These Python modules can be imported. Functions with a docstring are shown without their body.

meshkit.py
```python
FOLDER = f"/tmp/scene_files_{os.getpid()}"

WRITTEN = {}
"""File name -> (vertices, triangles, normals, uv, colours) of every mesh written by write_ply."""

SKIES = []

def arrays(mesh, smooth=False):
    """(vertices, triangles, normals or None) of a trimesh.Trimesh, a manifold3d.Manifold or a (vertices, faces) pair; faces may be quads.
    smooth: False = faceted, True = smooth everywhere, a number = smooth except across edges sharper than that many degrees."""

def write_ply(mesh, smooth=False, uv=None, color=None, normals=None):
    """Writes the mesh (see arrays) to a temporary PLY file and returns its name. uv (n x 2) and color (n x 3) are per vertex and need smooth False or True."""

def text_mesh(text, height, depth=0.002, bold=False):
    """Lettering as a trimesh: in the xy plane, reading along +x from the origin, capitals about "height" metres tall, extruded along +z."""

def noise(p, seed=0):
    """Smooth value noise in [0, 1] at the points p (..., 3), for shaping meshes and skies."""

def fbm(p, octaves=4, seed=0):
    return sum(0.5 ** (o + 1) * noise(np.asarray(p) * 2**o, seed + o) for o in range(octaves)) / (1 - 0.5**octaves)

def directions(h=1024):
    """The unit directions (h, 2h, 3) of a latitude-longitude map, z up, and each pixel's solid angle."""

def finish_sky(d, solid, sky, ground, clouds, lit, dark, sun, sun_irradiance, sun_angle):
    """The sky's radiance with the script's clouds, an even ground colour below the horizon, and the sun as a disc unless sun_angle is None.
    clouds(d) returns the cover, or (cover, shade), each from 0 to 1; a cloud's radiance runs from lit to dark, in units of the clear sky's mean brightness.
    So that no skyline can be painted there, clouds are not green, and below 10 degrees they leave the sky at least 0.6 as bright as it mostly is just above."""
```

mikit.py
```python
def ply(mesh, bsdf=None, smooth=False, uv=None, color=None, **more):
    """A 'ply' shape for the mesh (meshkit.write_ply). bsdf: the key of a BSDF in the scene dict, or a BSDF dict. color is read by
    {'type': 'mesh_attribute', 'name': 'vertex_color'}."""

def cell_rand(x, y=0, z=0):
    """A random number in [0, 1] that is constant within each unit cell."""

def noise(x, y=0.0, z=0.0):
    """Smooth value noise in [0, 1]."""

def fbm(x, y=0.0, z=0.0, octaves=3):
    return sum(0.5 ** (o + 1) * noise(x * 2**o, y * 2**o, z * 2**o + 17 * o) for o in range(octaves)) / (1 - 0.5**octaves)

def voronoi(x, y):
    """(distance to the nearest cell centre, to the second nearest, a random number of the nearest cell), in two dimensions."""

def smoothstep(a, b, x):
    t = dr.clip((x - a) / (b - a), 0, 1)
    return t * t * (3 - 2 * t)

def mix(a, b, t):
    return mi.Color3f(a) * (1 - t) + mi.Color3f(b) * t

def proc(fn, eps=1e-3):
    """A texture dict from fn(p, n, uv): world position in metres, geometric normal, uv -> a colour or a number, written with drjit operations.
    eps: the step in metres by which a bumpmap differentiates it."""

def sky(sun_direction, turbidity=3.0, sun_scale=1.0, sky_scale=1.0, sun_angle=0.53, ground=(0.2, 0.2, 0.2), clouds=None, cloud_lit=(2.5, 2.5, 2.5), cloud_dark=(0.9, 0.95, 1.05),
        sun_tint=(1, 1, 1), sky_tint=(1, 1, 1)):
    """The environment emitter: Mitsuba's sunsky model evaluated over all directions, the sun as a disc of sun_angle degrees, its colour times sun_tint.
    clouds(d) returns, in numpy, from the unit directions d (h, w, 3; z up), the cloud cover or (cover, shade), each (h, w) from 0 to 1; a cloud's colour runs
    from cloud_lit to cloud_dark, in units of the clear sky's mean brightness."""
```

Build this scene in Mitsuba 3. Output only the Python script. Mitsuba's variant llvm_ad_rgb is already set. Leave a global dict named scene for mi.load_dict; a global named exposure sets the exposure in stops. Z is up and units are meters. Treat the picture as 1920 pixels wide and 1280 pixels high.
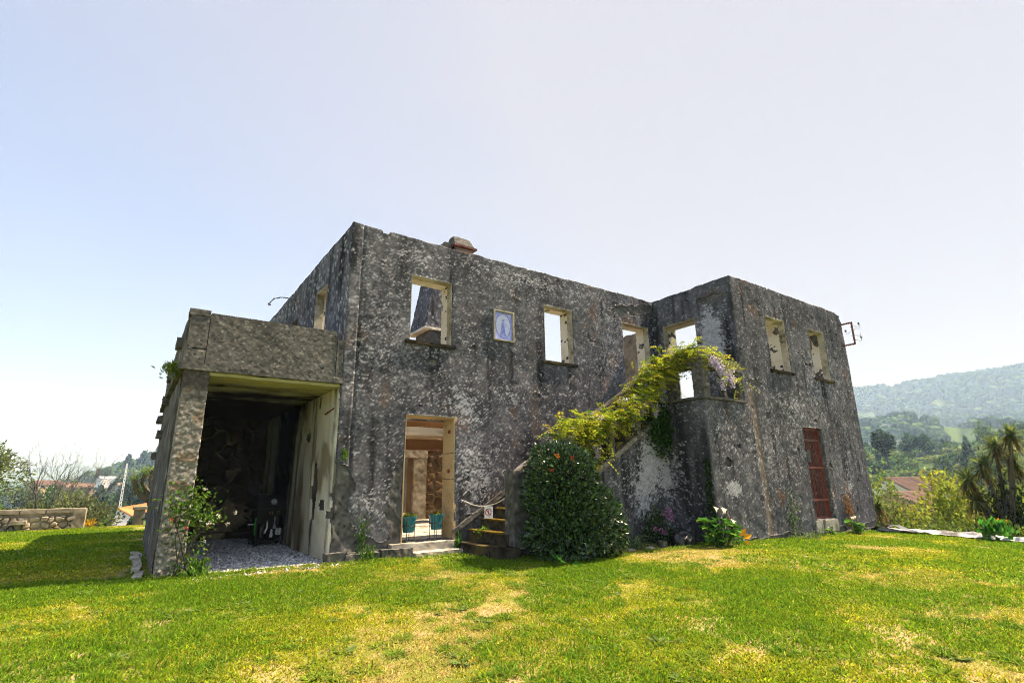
import math
import numpy as np, trimesh
import manifold3d as m3
import mitsuba as mi
import mikit, meshkit
from shapely.geometry import Polygon, box as sbox, Point
from scipy.spatial import Voronoi

T = mi.ScalarTransform4f
scene, labels = {}, {}

# ------------------------------------------------------------------ camera, sky, exposure
exposure = 2.9
YAW, PITCH, ROLL = math.radians(35.354), math.radians(14.943), math.radians(-0.7456)
EYE = np.array([-2.880, -9.324, 1.600])
FW = np.array([math.sin(YAW) * math.cos(PITCH), math.cos(YAW) * math.cos(PITCH), math.sin(PITCH)])
RT = np.array([math.cos(YAW), -math.sin(YAW), 0.0])
UP = -RT * math.sin(ROLL) + np.cross(RT, FW) * math.cos(ROLL)
HAZE = True
scene['camera'] = {'type': 'perspective', 'fov': 88.684, 'fov_axis': 'x', 'near_clip': 0.05, 'far_clip': 30000.0,
                   'to_world': T().look_at(origin=EYE.tolist(), target=(EYE + FW).tolist(), up=UP.tolist())}
SUN_AZ, SUN_EL = math.radians(-8.0), math.radians(53.0)
SUN = [math.cos(SUN_EL) * math.cos(SUN_AZ), math.cos(SUN_EL) * math.sin(SUN_AZ), math.sin(SUN_EL)]


def veil(d):
    s = np.array(SUN)
    n = meshkit.fbm(d * np.array([2.0, 2.0, 5.0]) + 3.0, 4, 5)
    thin = 0.20 + 0.30 * n
    near = np.clip(.12 + d @ s, 0, 1) ** 1.6
    return np.clip(thin + 0.85 * near, 0, 1), np.zeros(d.shape[:2])


scene['sky'] = mikit.sky(SUN, turbidity=3.2, sun_scale=1.45, sky_scale=0.9, clouds=veil, cloud_lit=(1.12, 1.11, 1.25), cloud_dark=(0.9, 0.95, 1.05), sky_tint=(1.04, 0.96, 1.06), ground=(0.12, 0.14, 0.08))

# ------------------------------------------------------------------ keys, labels, mesh helpers
rng = np.random.default_rng(7)
_count = {}


def key_for(name, parent=None):
    base = name if parent is None else f'{parent}__{name}'
    n = _count.get(base, 0)
    _count[base] = n + 1
    return base if n == 0 else f'{base}_{n:03d}'


def tag(k, label=None, cat=None, group=None, kind=None):
    d = labels.setdefault(k, {})
    for a, v in (('label', label), ('category', cat), ('group', group), ('kind', kind)):
        if v:
            d[a] = v
    return k


def thing(name, label, cat, group=None, kind=None):
    return tag(key_for(name), label, cat, group, kind)


def add(name, mesh, bsdf, parent=None, smooth=False, color=None, label=None, cat=None, group=None, kind=None, uv=None, to_world=None):
    k = key_for(name, parent)
    if bsdf in PAINT:
        v, f = arr(mesh)
        if smooth is not False and smooth is not True:
            q = trimesh.graph.smooth_shade(trimesh.Trimesh(v, f, process=False), angle=math.radians(smooth), facet_minarea=None)
            v, f, smooth = np.array(q.vertices), np.array(q.faces), True
        mesh, color, bsdf = (v, f), np.clip(PAINT[bsdf](Pt(v)), 0, 1), GLOSSY.get(bsdf, 'painted')
    d = mikit.ply(mesh, bsdf, smooth=smooth, color=color, uv=uv)
    if to_world is not None:
        d['to_world'] = to_world
    scene[k] = d
    if label or cat or group or kind:
        tag(k, label, cat, group, kind)
    return k


def arr(m):
    if isinstance(m, tuple):
        v, f = np.asarray(m[0], float), np.asarray(m[1], int)
        if f.shape[1] == 4:
            f = np.vstack([f[:, [0, 1, 2]], f[:, [0, 2, 3]]])
        return v, f
    if hasattr(m, 'to_mesh'):
        q = m.to_mesh()
        return np.array(q.vert_properties[:, :3], float), np.array(q.tri_verts, int)
    return np.array(m.vertices), np.array(m.faces)


def cat(ms):
    vs, fs, at = [], [], 0
    for m in ms:
        v, f = arr(m)
        vs.append(v)
        fs.append(f + at)
        at += len(v)
    return np.vstack(vs), np.vstack(fs)


def bx(x0, x1, y0, y1, z0, z1):
    return m3.Manifold.cube((x1 - x0, y1 - y0, z1 - z0)).translate((x0, y0, z0))


def rough(m, step=0.12, amp=0.012, freq=6.0, seed=0):
    """refined and displaced by noise: an uneven, worn solid"""
    if hasattr(m, 'refine_to_length'):
        m = m.refine_to_length(step)
    v, f = arr(m)
    d = np.stack([meshkit.fbm(v * freq + 31 * k, 3, seed + k) for k in range(3)], 1) - 0.5
    e = np.stack([meshkit.noise(v * freq * 3.3 + 17 * k, seed + 9 + k) for k in range(3)], 1) - 0.5
    return v + 2 * amp * d + 0.7 * amp * e, f


def rbox(x0, x1, y0, y1, z0, z1, step=0.1, amp=0.01, freq=7.0, seed=0):
    return rough(bx(x0, x1, y0, y1, z0, z1), step, amp, freq, seed)


def prism(poly, lo, hi, plane='xz'):
    """polygon (list of (s, z)) extruded between lo and hi along the wall's normal axis"""
    cs = m3.CrossSection([np.asarray(poly, float).tolist()], m3.FillRule.NonZero)
    v, f = arr(cs.extrude(hi - lo))
    w = np.stack([v[:, 0], v[:, 2] + lo, v[:, 1]], 1) if plane == 'xz' else np.stack([v[:, 2] + lo, v[:, 0], v[:, 1]], 1)
    return w, (f[:, ::-1] if plane == 'xz' else f)


def tube(path, radii, sides=8, cap=True):
    path = np.asarray(path, float)
    n = len(path)
    radii = np.broadcast_to(np.asarray(radii, float), (n,))
    t = np.gradient(path, axis=0)
    t /= np.linalg.norm(t, axis=1, keepdims=True) + 1e-12
    ref = np.array([0.31, 0.77, 0.55])
    a = np.cross(t, ref)
    bad = np.linalg.norm(a, axis=1) < 0.1
    a[bad] = np.cross(t[bad], [1.0, 0, 0])
    a /= np.linalg.norm(a, axis=1, keepdims=True)
    b = np.cross(t, a)
    ang = np.arange(sides) * 2 * np.pi / sides
    ring = path[:, None] + radii[:, None, None] * (np.cos(ang)[None, :, None] * a[:, None] + np.sin(ang)[None, :, None] * b[:, None])
    v = ring.reshape(-1, 3)
    i, j = np.meshgrid(np.arange(n - 1), np.arange(sides), indexing='ij')
    p, q = i * sides + j, i * sides + (j + 1) % sides
    f = np.stack([p, q, q + sides, p + sides], -1).reshape(-1, 4)
    f = np.vstack([f[:, [0, 1, 2]], f[:, [0, 2, 3]]])
    if cap:
        v = np.vstack([v, path[[0, -1]]])
        k = np.arange(sides)
        f = np.vstack([f, np.stack([k * 0 + len(v) - 2, (k + 1) % sides, k], 1), np.stack([k * 0 + len(v) - 1, k + (n - 1) * sides, (k + 1) % sides + (n - 1) * sides], 1)])
    return v, f


def lathe(profile, n=24, at=(0, 0, 0)):
    pr = np.asarray(profile, float)
    a = np.arange(n) * 2 * np.pi / n
    v = np.stack([pr[:, None, 0] * np.cos(a), pr[:, None, 0] * np.sin(a), np.broadcast_to(pr[:, None, 1], (len(pr), n))], -1).reshape(-1, 3)
    i, j = np.meshgrid(np.arange(len(pr) - 1), np.arange(n), indexing='ij')
    p, q = i * n + j, i * n + (j + 1) % n
    f = np.stack([p, q, q + n, p + n], -1).reshape(-1, 4)
    return v + np.array(at), np.vstack([f[:, [0, 1, 2]], f[:, [0, 2, 3]]])


def rotz(m, deg, at=(0, 0, 0)):
    v, f = arr(m)
    c, s = math.cos(math.radians(deg)), math.sin(math.radians(deg))
    return v @ np.array([[c, s, 0], [-s, c, 0], [0, 0, 1]]) + np.array(at, float), f


def unit(v):
    return v / (np.linalg.norm(v, axis=-1, keepdims=True) + 1e-12)


def rand_dirs(n, g=None):
    return unit((g or rng).normal(size=(n, 3)))


def leaves(P, D, N, L, W, C, fold=0.15, g=None):
    """one folded diamond per leaf -> (mesh, vertex colours)"""
    n = len(P)
    L = np.broadcast_to(np.asarray(L, float), (n,))[:, None]
    W = np.broadcast_to(np.asarray(W, float), (n,))[:, None]
    D = unit(D)
    S = unit(np.cross(D, N))
    U = np.cross(S, D)
    v = np.stack([P, P + 0.45 * L * D + 0.5 * W * S + fold * W * U, P + L * D - 0.1 * L * U, P + 0.45 * L * D - 0.5 * W * S + fold * W * U], 1).reshape(-1, 3)
    k = np.arange(n)[:, None] * 4
    f = np.vstack([k + [0, 1, 2], k + [0, 2, 3]])
    return (v, f), np.repeat(np.asarray(C, float), 4, axis=0)


def straps(P, D, L, W, C, droop=0.6, segs=4, g=None):
    """long arching blades as strips with taper -> (mesh, colours)"""
    g = g or rng
    n = len(P)
    L = np.broadcast_to(np.asarray(L, float), (n,))[:, None]
    W = np.broadcast_to(np.asarray(W, float), (n,))[:, None]
    droop = np.broadcast_to(np.asarray(droop, float), (n,))[:, None]
    D = unit(D)
    S = unit(np.cross(D, np.array([0.0, 0.0, 1.0]) + 0.15 * g.normal(size=(n, 3))))
    rows = []
    for k in range(segs + 1):
        t = k / segs
        c = P + L * t * D - np.array([0, 0, 1.0]) * droop * L * t * t
        w = W * 0.5 * (1 - t ** 1.6) + 1e-4
        rows += [c - w * S, c + w * S]
    m = 2 * (segs + 1)
    v = np.stack(rows, 1).reshape(-1, 3)
    base = np.arange(n)[:, None] * m
    f = []
    for k in range(segs):
        f += [base + [2 * k, 2 * k + 1, 2 * k + 3], base + [2 * k, 2 * k + 3, 2 * k + 2]]
    return (v, np.vstack(f)), np.repeat(np.asarray(C, float), m, axis=0)


def joinc(parts):
    ms, cs = zip(*parts)
    return cat(ms), np.vstack(cs)


def vary(base, n, sd=0.2, g=None, other=None, mixp=0.0):
    g = g or rng
    c = np.tile(np.asarray(base, float), (n, 1))
    if other is not None:
        w = (g.random((n, 1)) < mixp) * g.random((n, 1))
        c = c * (1 - w) + np.asarray(other, float) * w
    return np.clip(c * np.exp(sd * g.normal(size=(n, 1))) * np.exp(0.25 * sd * g.normal(size=(n, 3))), 0, 1)


# ------------------------------------------------------------------ materials
class Pt:
    def __init__(self, v):
        self.x, self.y, self.z = v[:, 0], v[:, 1], v[:, 2]


def _stack(x, y, z):
    return np.stack(np.broadcast_arrays(x, y, z), -1)


def noise(x, y=0.0, z=0.0):
    return meshkit.noise(_stack(x, y, z))


def fbm(x, y=0.0, z=0.0, octaves=3):
    return meshkit.fbm(_stack(x, y, z), octaves)


def smoothstep(a, b, x):
    t = np.clip((x - a) / (b - a), 0, 1)
    return t * t * (3 - 2 * t)


def mix(a, b, t):
    t = np.asarray(t, float)[..., None]
    return np.asarray(a, float) * (1 - t) + np.asarray(b, float) * t


def two(d):
    return {'type': 'twosided', 'bsdf': d}


def prin(color, rough=0.8, spec=0.3, bump=None, scale=1.0, **k):
    d = {'type': 'principled', 'base_color': color if isinstance(color, dict) else {'type': 'rgb', 'value': list(color)}, 'roughness': rough, 'specular': spec, **k}
    if bump is not None:
        d = {'type': 'bumpmap', 'arbitrary': bump, 'scale': scale, 'bsdf': d}
    return two(d)


def blob(p, c, r):
    """an anisotropic spot at c with half sizes r, 1 in the middle"""
    d = np.square((p.x - c[0]) / r[0]) + np.square((p.y - c[1]) / r[1]) + np.square((p.z - c[2]) / r[2])
    return np.exp(-d)


WHITE = [((2.5, 0, 3.15), (.35, .6, .3), .30), ((3.6, 0, 3.4), (.5, .6, .25), .14), ((2.75, 0, 1.7), (.5, .5, .55), .22), ((.65, 0, 1.3), (.35, .6, .4), .10),
         ((1.4, 0, 6.1), (.5, .6, .2), .15), ((4.2, 0, 6.2), (2.5, .6, .2), .12), ((6.45, -1.4, 1.95), (.28, .4, .5), .7), ((6.92, -1.4, 1.75), (.16, .4, .55), .6),
         ((6.1, -1.4, 1.3), (.26, .4, .4), .55), ((7.81, -2.46, 1.4), (.26, .4, .14), .8), ((7.7, -2.46, 2.4), (.4, .4, .6), .12), ((8.66, -1.8, 4.9), (.4, .25, .65), 1.0),
         ((12.1, -2.46, .9), (.3, .4, .5), .12), ((13.26, -2.46, 1.5), (.2, .4, .4), .2), ((10.9, -2.46, 3.3), (.5, .4, .4), .12)]
BROWN = [((.79, 0, 3.2), (.16, .6, .6), 1.0), ((2.9, 0, 3.45), (.2, .6, .35), .7), ((4.3, 0, 3.1), (.22, .6, .8), .9), ((4.35, 0, 4.6), (.12, .6, .9), .6), ((1.99, 0, 3.37), (.2, .3, .1), .7),
         ((8.66, -1.9, 6.1), (.3, .5, .25), 1.2), ((9.1, -2.46, 2.0), (.11, .3, 2.0), 1.1), ((7.3, -2.46, 2.9), (.3, .3, .3), .4), ((3.55, 0, 2.1), (.3, .4, .5), .6), ((4.9, 0, 2.6), (.6, .4, .5), .6)]
BLACK = [((3.2, 0, 1.2), (.7, .3, .35), .9), ((4.4, 0, 2.0), (1.2, .4, .5), .8), ((8.66, -2.25, 4.6), (.4, .16, .9), 1.0), ((8.66, -.12, 5), (.5, .35, 1.4), .6), ((7.11, -1.9, 1.6), (.15, .8, 1.6), .7),
         ((7.0, -1.4, 2.7), (.8, .3, .5), .8), ((5.5, -1.4, 1.2), (.6, .3, .8), .5), ((2.35, 0, .7), (.3, .3, .3), .5), ((0, .5, 5.9), (.2, .6, .8), .8)]


def stucco_color(p):
    big = fbm(p.x * .55, p.y * .55, p.z * .45, 3)
    mid = fbm(p.x * 3.2, p.y * 3.2, p.z * 2.6 + 9, 3)
    fine = fbm(p.x * 13, p.y * 13, p.z * 11, 3)
    grit = noise(p.x * 34, p.y * 34, p.z * 30)
    speck = noise(p.x * 60, p.y * 60, p.z * 60)
    run = noise(p.x * 6.5 + 40, p.y * 6.5, p.z * .5) * .6 + noise(p.x * 17, p.y * 17, p.z * 1.2) * .4
    wh, br, bl = 0.0, 0.0, 0.0
    for c, r, a in WHITE:
        wh = wh + 1.25 * a * blob(p, c, r)
    for c, r, a in BROWN:
        br = br + a * blob(p, c, r)
    for c, r, a in BLACK:
        bl = bl + a * blob(p, c, r)
    wh = np.minimum(wh, .8) * (.45 + 1.1 * (.5 * fine + .3 * mid + .2 * run))
    base = mix((.044, .045, .050), (.180, .178, .188), smoothstep(.27, .74, .28 * fbm(p.x * 1.7, p.y * 1.7, p.z * 1.3 + 4, 3) + .15 * mid + .31 * fine + .26 * grit))
    base = mix(base, (.205, .205, .218), smoothstep(.45, .72, .75 * big + .25 * mid) * smoothstep(.36, .62, .6 * fine + .4 * grit) * .75)
    base = mix(base, (.020, .020, .021), smoothstep(.50, .78, run * .62 + fine * .24 + mid * .2 + .24 * bl) * .9)
    base = mix(base, (.115, .090, .074), smoothstep(.48, .78, br * .54 + .3 * mid + .15 * fine) * .8)
    stripe = np.exp(-np.square(np.square((p.x - 9.02 - .05 * np.sin(p.z * 1.3)) / .125))) * (p.y < -2.4) * (p.z < 3.85 + .1 * fine)
    base = mix(base, mix((.13, .105, .085), (.235, .195, .155), .5 * fine + .5 * grit), stripe * .9)
    rusty = smoothstep(.63, .78, .5 * noise(p.x * 2.4 + 70, p.y * 2.4, p.z * .7) + .3 * fine + .25 * mid) * .6
    base = mix(base, (.125, .068, .036), rusty * smoothstep(.48, .68, mid))
    lichen = smoothstep(.605, .75, .38 * fine + .25 * speck + .27 * grit + .08 * mid + .10 * big + .50 * wh)
    base = mix(base, mix((.25, .25, .265), (.58, .58, .60), .5 * speck + .5 * smoothstep(.35, .65, .5 * fine + .5 * grit)), lichen * .85)
    pits = smoothstep(.72, .86, .55 * noise(p.x * 34 + 5, p.y * 34, p.z * 30) + .45 * fine)
    return mix(base, (.012, .011, .011), pits * .9) * np.array((.99, 1.0, 1.04))


def concrete_color(p):
    a, f = fbm(p.x * 2.2, p.y * 2.2, p.z * 2.2, 3), fbm(p.x * 24, p.y * 24, p.z * 24, 2)
    s = noise(p.x * 55, p.y * 55, p.z * 55)
    b = mix((.050, .048, .045), (.19, .182, .168), smoothstep(.25, .75, .25 * a + .55 * f + .2 * s))
    b = mix(b, (.42, .39, .34), smoothstep(.66, .80, .6 * s + .4 * f) * .7)
    b = mix(b, (.02, .02, .02), smoothstep(.66, .8, .55 * noise(p.x * 30 + 9, p.y * 30, p.z * 30) + .45 * a))
    return mix(b, (.16, .10, .04), smoothstep(.76, .84, noise(p.x * 7 + 50, p.y * 7, p.z * 7) * .6 + f * .4) * .6)


def cream_color(p):
    a, f = fbm(p.x * 2.8, p.y * 2.8, p.z * 2.2, 3), fbm(p.x * 18, p.y * 18, p.z * 12, 2)
    b = mix((.70, .66, .56), (.52, .46, .34), smoothstep(.45, .8, a * .7 + f * .3))
    return mix(b, (.16, .13, .07), smoothstep(.74, .88, .45 * f + .55 * noise(p.x * 9, p.y * 9, p.z * 2.2)) * .6)


def tan_color(p):
    a, f = fbm(p.x * 3, p.y * 3, p.z * 3, 3), fbm(p.x * 26, p.y * 26, p.z * 26, 2)
    b = mix((.50, .38, .22), (.34, .26, .15), smoothstep(.35, .75, a * .6 + f * .4))
    return mix(b, (.10, .075, .045), smoothstep(.62, .78, f * .6 + a * .4) * .8)


def frame_color(p):
    a, f = fbm(p.x * 3, p.y * 3, p.z * 3, 3), fbm(p.x * 22, p.y * 22, p.z * 16, 2)
    b = mix((.46, .43, .335), (.21, .19, .135), smoothstep(.35, .70, a * .6 + f * .4))
    return mix(b, (.06, .05, .03), smoothstep(.6, .78, f * .6 + a * .4) * .8)


def pillar_color(p):
    f, s = fbm(p.x * 20, p.y * 20, p.z * 20, 2), noise(p.x * 42, p.y * 42, p.z * 42)
    b = mix((.13, .118, .10), (.33, .305, .265), smoothstep(.25, .75, .45 * f + .55 * s))
    b = mix(b, (.50, .48, .44), smoothstep(.70, .82, s))
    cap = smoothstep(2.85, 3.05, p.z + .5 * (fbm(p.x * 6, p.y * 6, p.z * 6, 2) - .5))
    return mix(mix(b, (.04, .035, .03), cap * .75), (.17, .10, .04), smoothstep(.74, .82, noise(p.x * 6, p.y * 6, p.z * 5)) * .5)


def porchwall_color(p):
    a, f = fbm(p.y * 1.6 + 4, p.z * 1.0, p.x, 3), fbm(p.y * 12, p.z * 7, p.x * 12, 3)
    run = noise(p.y * 5, p.z * .5, 3) * .6 + noise(p.y * 16, p.z * 1.2, 7) * .4
    b = mix((.74, .71, .60), (.46, .41, .30), smoothstep(.4, .7, .6 * run + .4 * a))
    b = mix(b, (.34, .28, .19), smoothstep(.54, .62, a * .8 + .2 * f))
    b = mix(b, (.10, .085, .055), smoothstep(.58, .74, run) * .7)
    b = mix(b, (.30, .30, .08), smoothstep(.6, .75, .4 * f + .6 * noise(p.y * 2, p.z * 1.5 + 30, 1)) * smoothstep(2.0, 3.2, p.z + .6 * a) * .6)
    mould = np.exp(-np.square((p.y - 3.9) / 1.15)) * 1.0 + .8 * blob(p, (0, 1.2, .8), (1, .12, .5)) + .6 * np.exp(-np.square((p.y - .22) / .14)) + .5 * blob(p, (0, 2.4, 3.3), (1, 1.6, .3))
    return mix(b, (.012, .012, .010), smoothstep(.5, .85, mould * .75 + .35 * f + .15 * run))


def ceiling_color(p):
    a, f = fbm(p.x * .9, p.y * 2.2, 5, 3), fbm(p.x * 6, p.y * 11, 1, 3)
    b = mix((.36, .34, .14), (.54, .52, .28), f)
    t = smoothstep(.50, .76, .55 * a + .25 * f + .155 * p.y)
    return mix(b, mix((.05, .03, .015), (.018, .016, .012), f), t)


def sooty_color(p):
    a, f = fbm(p.x * 1.3, p.y * 1.3, p.z * 1.3, 3), fbm(p.x * 14, p.y * 14, p.z * 14, 2)
    b = mix((.030, .025, .020), (.11, .09, .065), f)
    return mix(b, (.40, .32, .21), smoothstep(.56, .66, a * .75 + f * .25))


def brownstone_color(p):
    a, f = fbm(p.x * 2.2, p.y * 2.2, p.z * 2.2, 3), fbm(p.x * 16, p.y * 16, p.z * 16, 2)
    return mix((.040, .026, .016), (.19, .125, .07), smoothstep(.25, .75, .6 * a + .4 * f))


def mortar_color(p):
    f = fbm(p.x * 12, p.y * 12, p.z * 12, 3)
    return mix((.15, .10, .055), (.32, .235, .14), f)


def wallstone_color(p):
    a, f = fbm(p.x * 1.7, p.y * 1.7, p.z * 1.7, 3), fbm(p.x * 11, p.y * 11, p.z * 11, 2)
    b = mix((.14, .115, .085), (.42, .37, .29), smoothstep(.25, .75, .6 * a + .4 * f))
    return mix(b, (.30, .20, .06), smoothstep(.62, .75, f * .5 + .5 * noise(p.x * 3, p.y * 3, p.z * 3)) * .5)


def moss_color(p):
    f = fbm(p.x * 22, p.y * 22, p.z * 22, 3)
    return mix((.06, .045, .014), (.20, .13, .022), f)


def step_color(p):
    a, f = fbm(p.x * 4, p.y * 4, p.z * 4, 3), fbm(p.x * 20, p.y * 20, p.z * 20, 2)
    b = mix((.022, .018, .014), (.10, .085, .06), smoothstep(.35, .75, .5 * a + .5 * f))
    return mix(b, (.12, .09, .015), smoothstep(.58, .72, a) * .5)


def lawn_color(p):
    a, m = fbm(p.x * .35, p.y * .5, 2, 3), fbm(p.x * 2.2, p.y * 2.6, 4, 3)
    f = fbm(p.x * 30, p.y * 30, 1, 2)
    b = mix((.085, .12, .018), (.20, .20, .04), smoothstep(.3, .7, .5 * a + .5 * m))
    return mix(b, (.34, .25, .13), smoothstep(.52, .68, .45 * m + .35 * f + .25 * a))


def terrain_color(p):
    a, m = fbm(p.x * .012, p.y * .012, 2, 3), fbm(p.x * .09, p.y * .09, 4, 3)
    f = fbm(p.x * .7, p.y * .7, 1, 2)
    b = mix((.035, .062, .020), (.085, .125, .035), smoothstep(.3, .7, .6 * m + .4 * f))
    return mix(b, (.13, .16, .045), smoothstep(.55, .7, a) * .7)


def gravel_color(p):
    c = noise(p.x * 45, p.y * 45, p.z * 30)
    return mix((.20, .21, .235), (.52, .54, .60), c)


def slab_color(p):
    a, f = fbm(p.x * 2, p.y * 2, p.z * 2, 3), fbm(p.x * 20, p.y * 20, p.z * 20, 2)
    return mix(mix((.30, .27, .22), (.52, .49, .43), a), (.14, .12, .09), smoothstep(.6, .8, f))


def rust_color(p):
    f = fbm(p.x * 18, p.y * 18, p.z * 9, 3)
    return mix((.20, .045, .030), (.085, .026, .018), smoothstep(.4, .7, f))


def bark_color(p):
    f = fbm(p.x * 14, p.y * 14, p.z * 4, 3)
    return mix((.035, .028, .02), (.17, .14, .10), f)


def rooftile_color(p):
    f = fbm(p.x * 3, p.y * 3, p.z * 3, 3)
    return mix((.55, .20, .07), (.42, .17, .08), f)


def oldtile_color(p):
    f = fbm(p.x * 2.5, p.y * 2.5, p.z * 2.5, 3)
    return mix((.30, .195, .15), (.15, .115, .09), smoothstep(.3, .75, f))


def wood_color(p):
    f = fbm(p.x * 2, p.y * 16, p.z * 16, 3)
    return mix((.09, .045, .02), (.26, .14, .06), f)


def azulejo_color(p):
    """plain blue figure under an oval wreath on white glaze, in the panel's own x and z"""
    u, v = (p.x - 3.48) / .235, (p.z - 4.96) / .315
    f = fbm(p.x * 40, p.z * 40, 3, 3)
    white, blue, pale = np.array((.46, .49, .88)), np.array((.10, .11, .60)), np.array((.30, .33, .82))
    r = np.sqrt(np.square(u / .86) + np.square((v - .04) / .9))
    c = mix(pale, white, smoothstep(.3, .7, f))
    c = mix(c, blue, smoothstep(.06, .02, np.abs(r - .98)) * .75 * smoothstep(.25, .55, f))
    c = mix(c, np.array((.62, .67, .90)), smoothstep(.95, .9, r) * .85)
    robe = smoothstep(.04, -.04, np.abs(u + .02) - (.20 - .22 * (v + .1))) * smoothstep(.32, .26, v) * smoothstep(-.74, -.66, v)
    c = mix(c, mix(blue, pale, smoothstep(.35, .7, noise(p.x * 70, p.z * 25, 8))), robe * .85)
    head = smoothstep(.17, .13, np.sqrt(np.square(u) + np.square((v - .42) / .8)))
    c = mix(c, mix(pale, blue, .45), head * .8)
    child = smoothstep(.17, .12, np.sqrt(np.square(u - .2) + np.square((v - .12) / .9)))
    c = mix(c, np.array((.5, .54, .84)), child * .8)
    c = mix(c, pale, smoothstep(.62, .72, -v) * smoothstep(1, .9, r) * .8)
    return mix(c, blue, smoothstep(.66, .8, f) * .35)


PAINT = {'stucco': stucco_color, 'concrete': concrete_color, 'cream': cream_color, 'tan_stone': tan_color, 'frame_stone': frame_color, 'pebble_concrete': pillar_color, 'porch_plaster': porchwall_color, 'ceiling_moss': ceiling_color,
         'sooty_stone': sooty_color, 'brown_stone': brownstone_color, 'mortar': mortar_color, 'wall_stone': wallstone_color, 'moss': moss_color, 'step_stone': step_color,
         'lawn_soil': lawn_color, 'terrain_green': terrain_color, 'gravel_stone': gravel_color, 'pale_slab': slab_color, 'rusty_iron': rust_color, 'bark': bark_color,
         'roof_tile': rooftile_color, 'old_tile': oldtile_color, 'azulejo': azulejo_color, 'wood': wood_color}
GLOSSY = {'azulejo': 'glazed', 'rusty_iron': 'painted_iron'}
VC = {'type': 'mesh_attribute', 'name': 'vertex_color'}


def mat(name, d):
    scene[name] = d


mat('painted', two({'type': 'diffuse', 'reflectance': VC}))
mat('glazed', prin(VC, .2, .5))
mat('painted_iron', prin(VC, .55, .4))
mat('white_paint', prin((.74, .74, .76), .7, .3))
mat('black_enamel', prin((.012, .012, .013), .28, .5))
mat('black_plastic', prin((.014, .015, .018), .38, .5))
mat('dark_metal', prin((.035, .033, .032), .5, .5))
mat('steel', prin((.62, .62, .63), .3, .5, metallic=.9))
mat('teal_glaze', prin((.012, .13, .17), .28, .5, clearcoat=.4))
mat('white_plastic', prin((.78, .78, .80), .5, .4))
mat('red_print', prin((.55, .03, .02), .5, .4))
mat('black_print', prin((.02, .02, .02), .6, .3))
mat('green_paint', prin((.02, .32, .03), .5, .4))
mat('rope', prin((.5, .47, .4), .95, .1))
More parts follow.
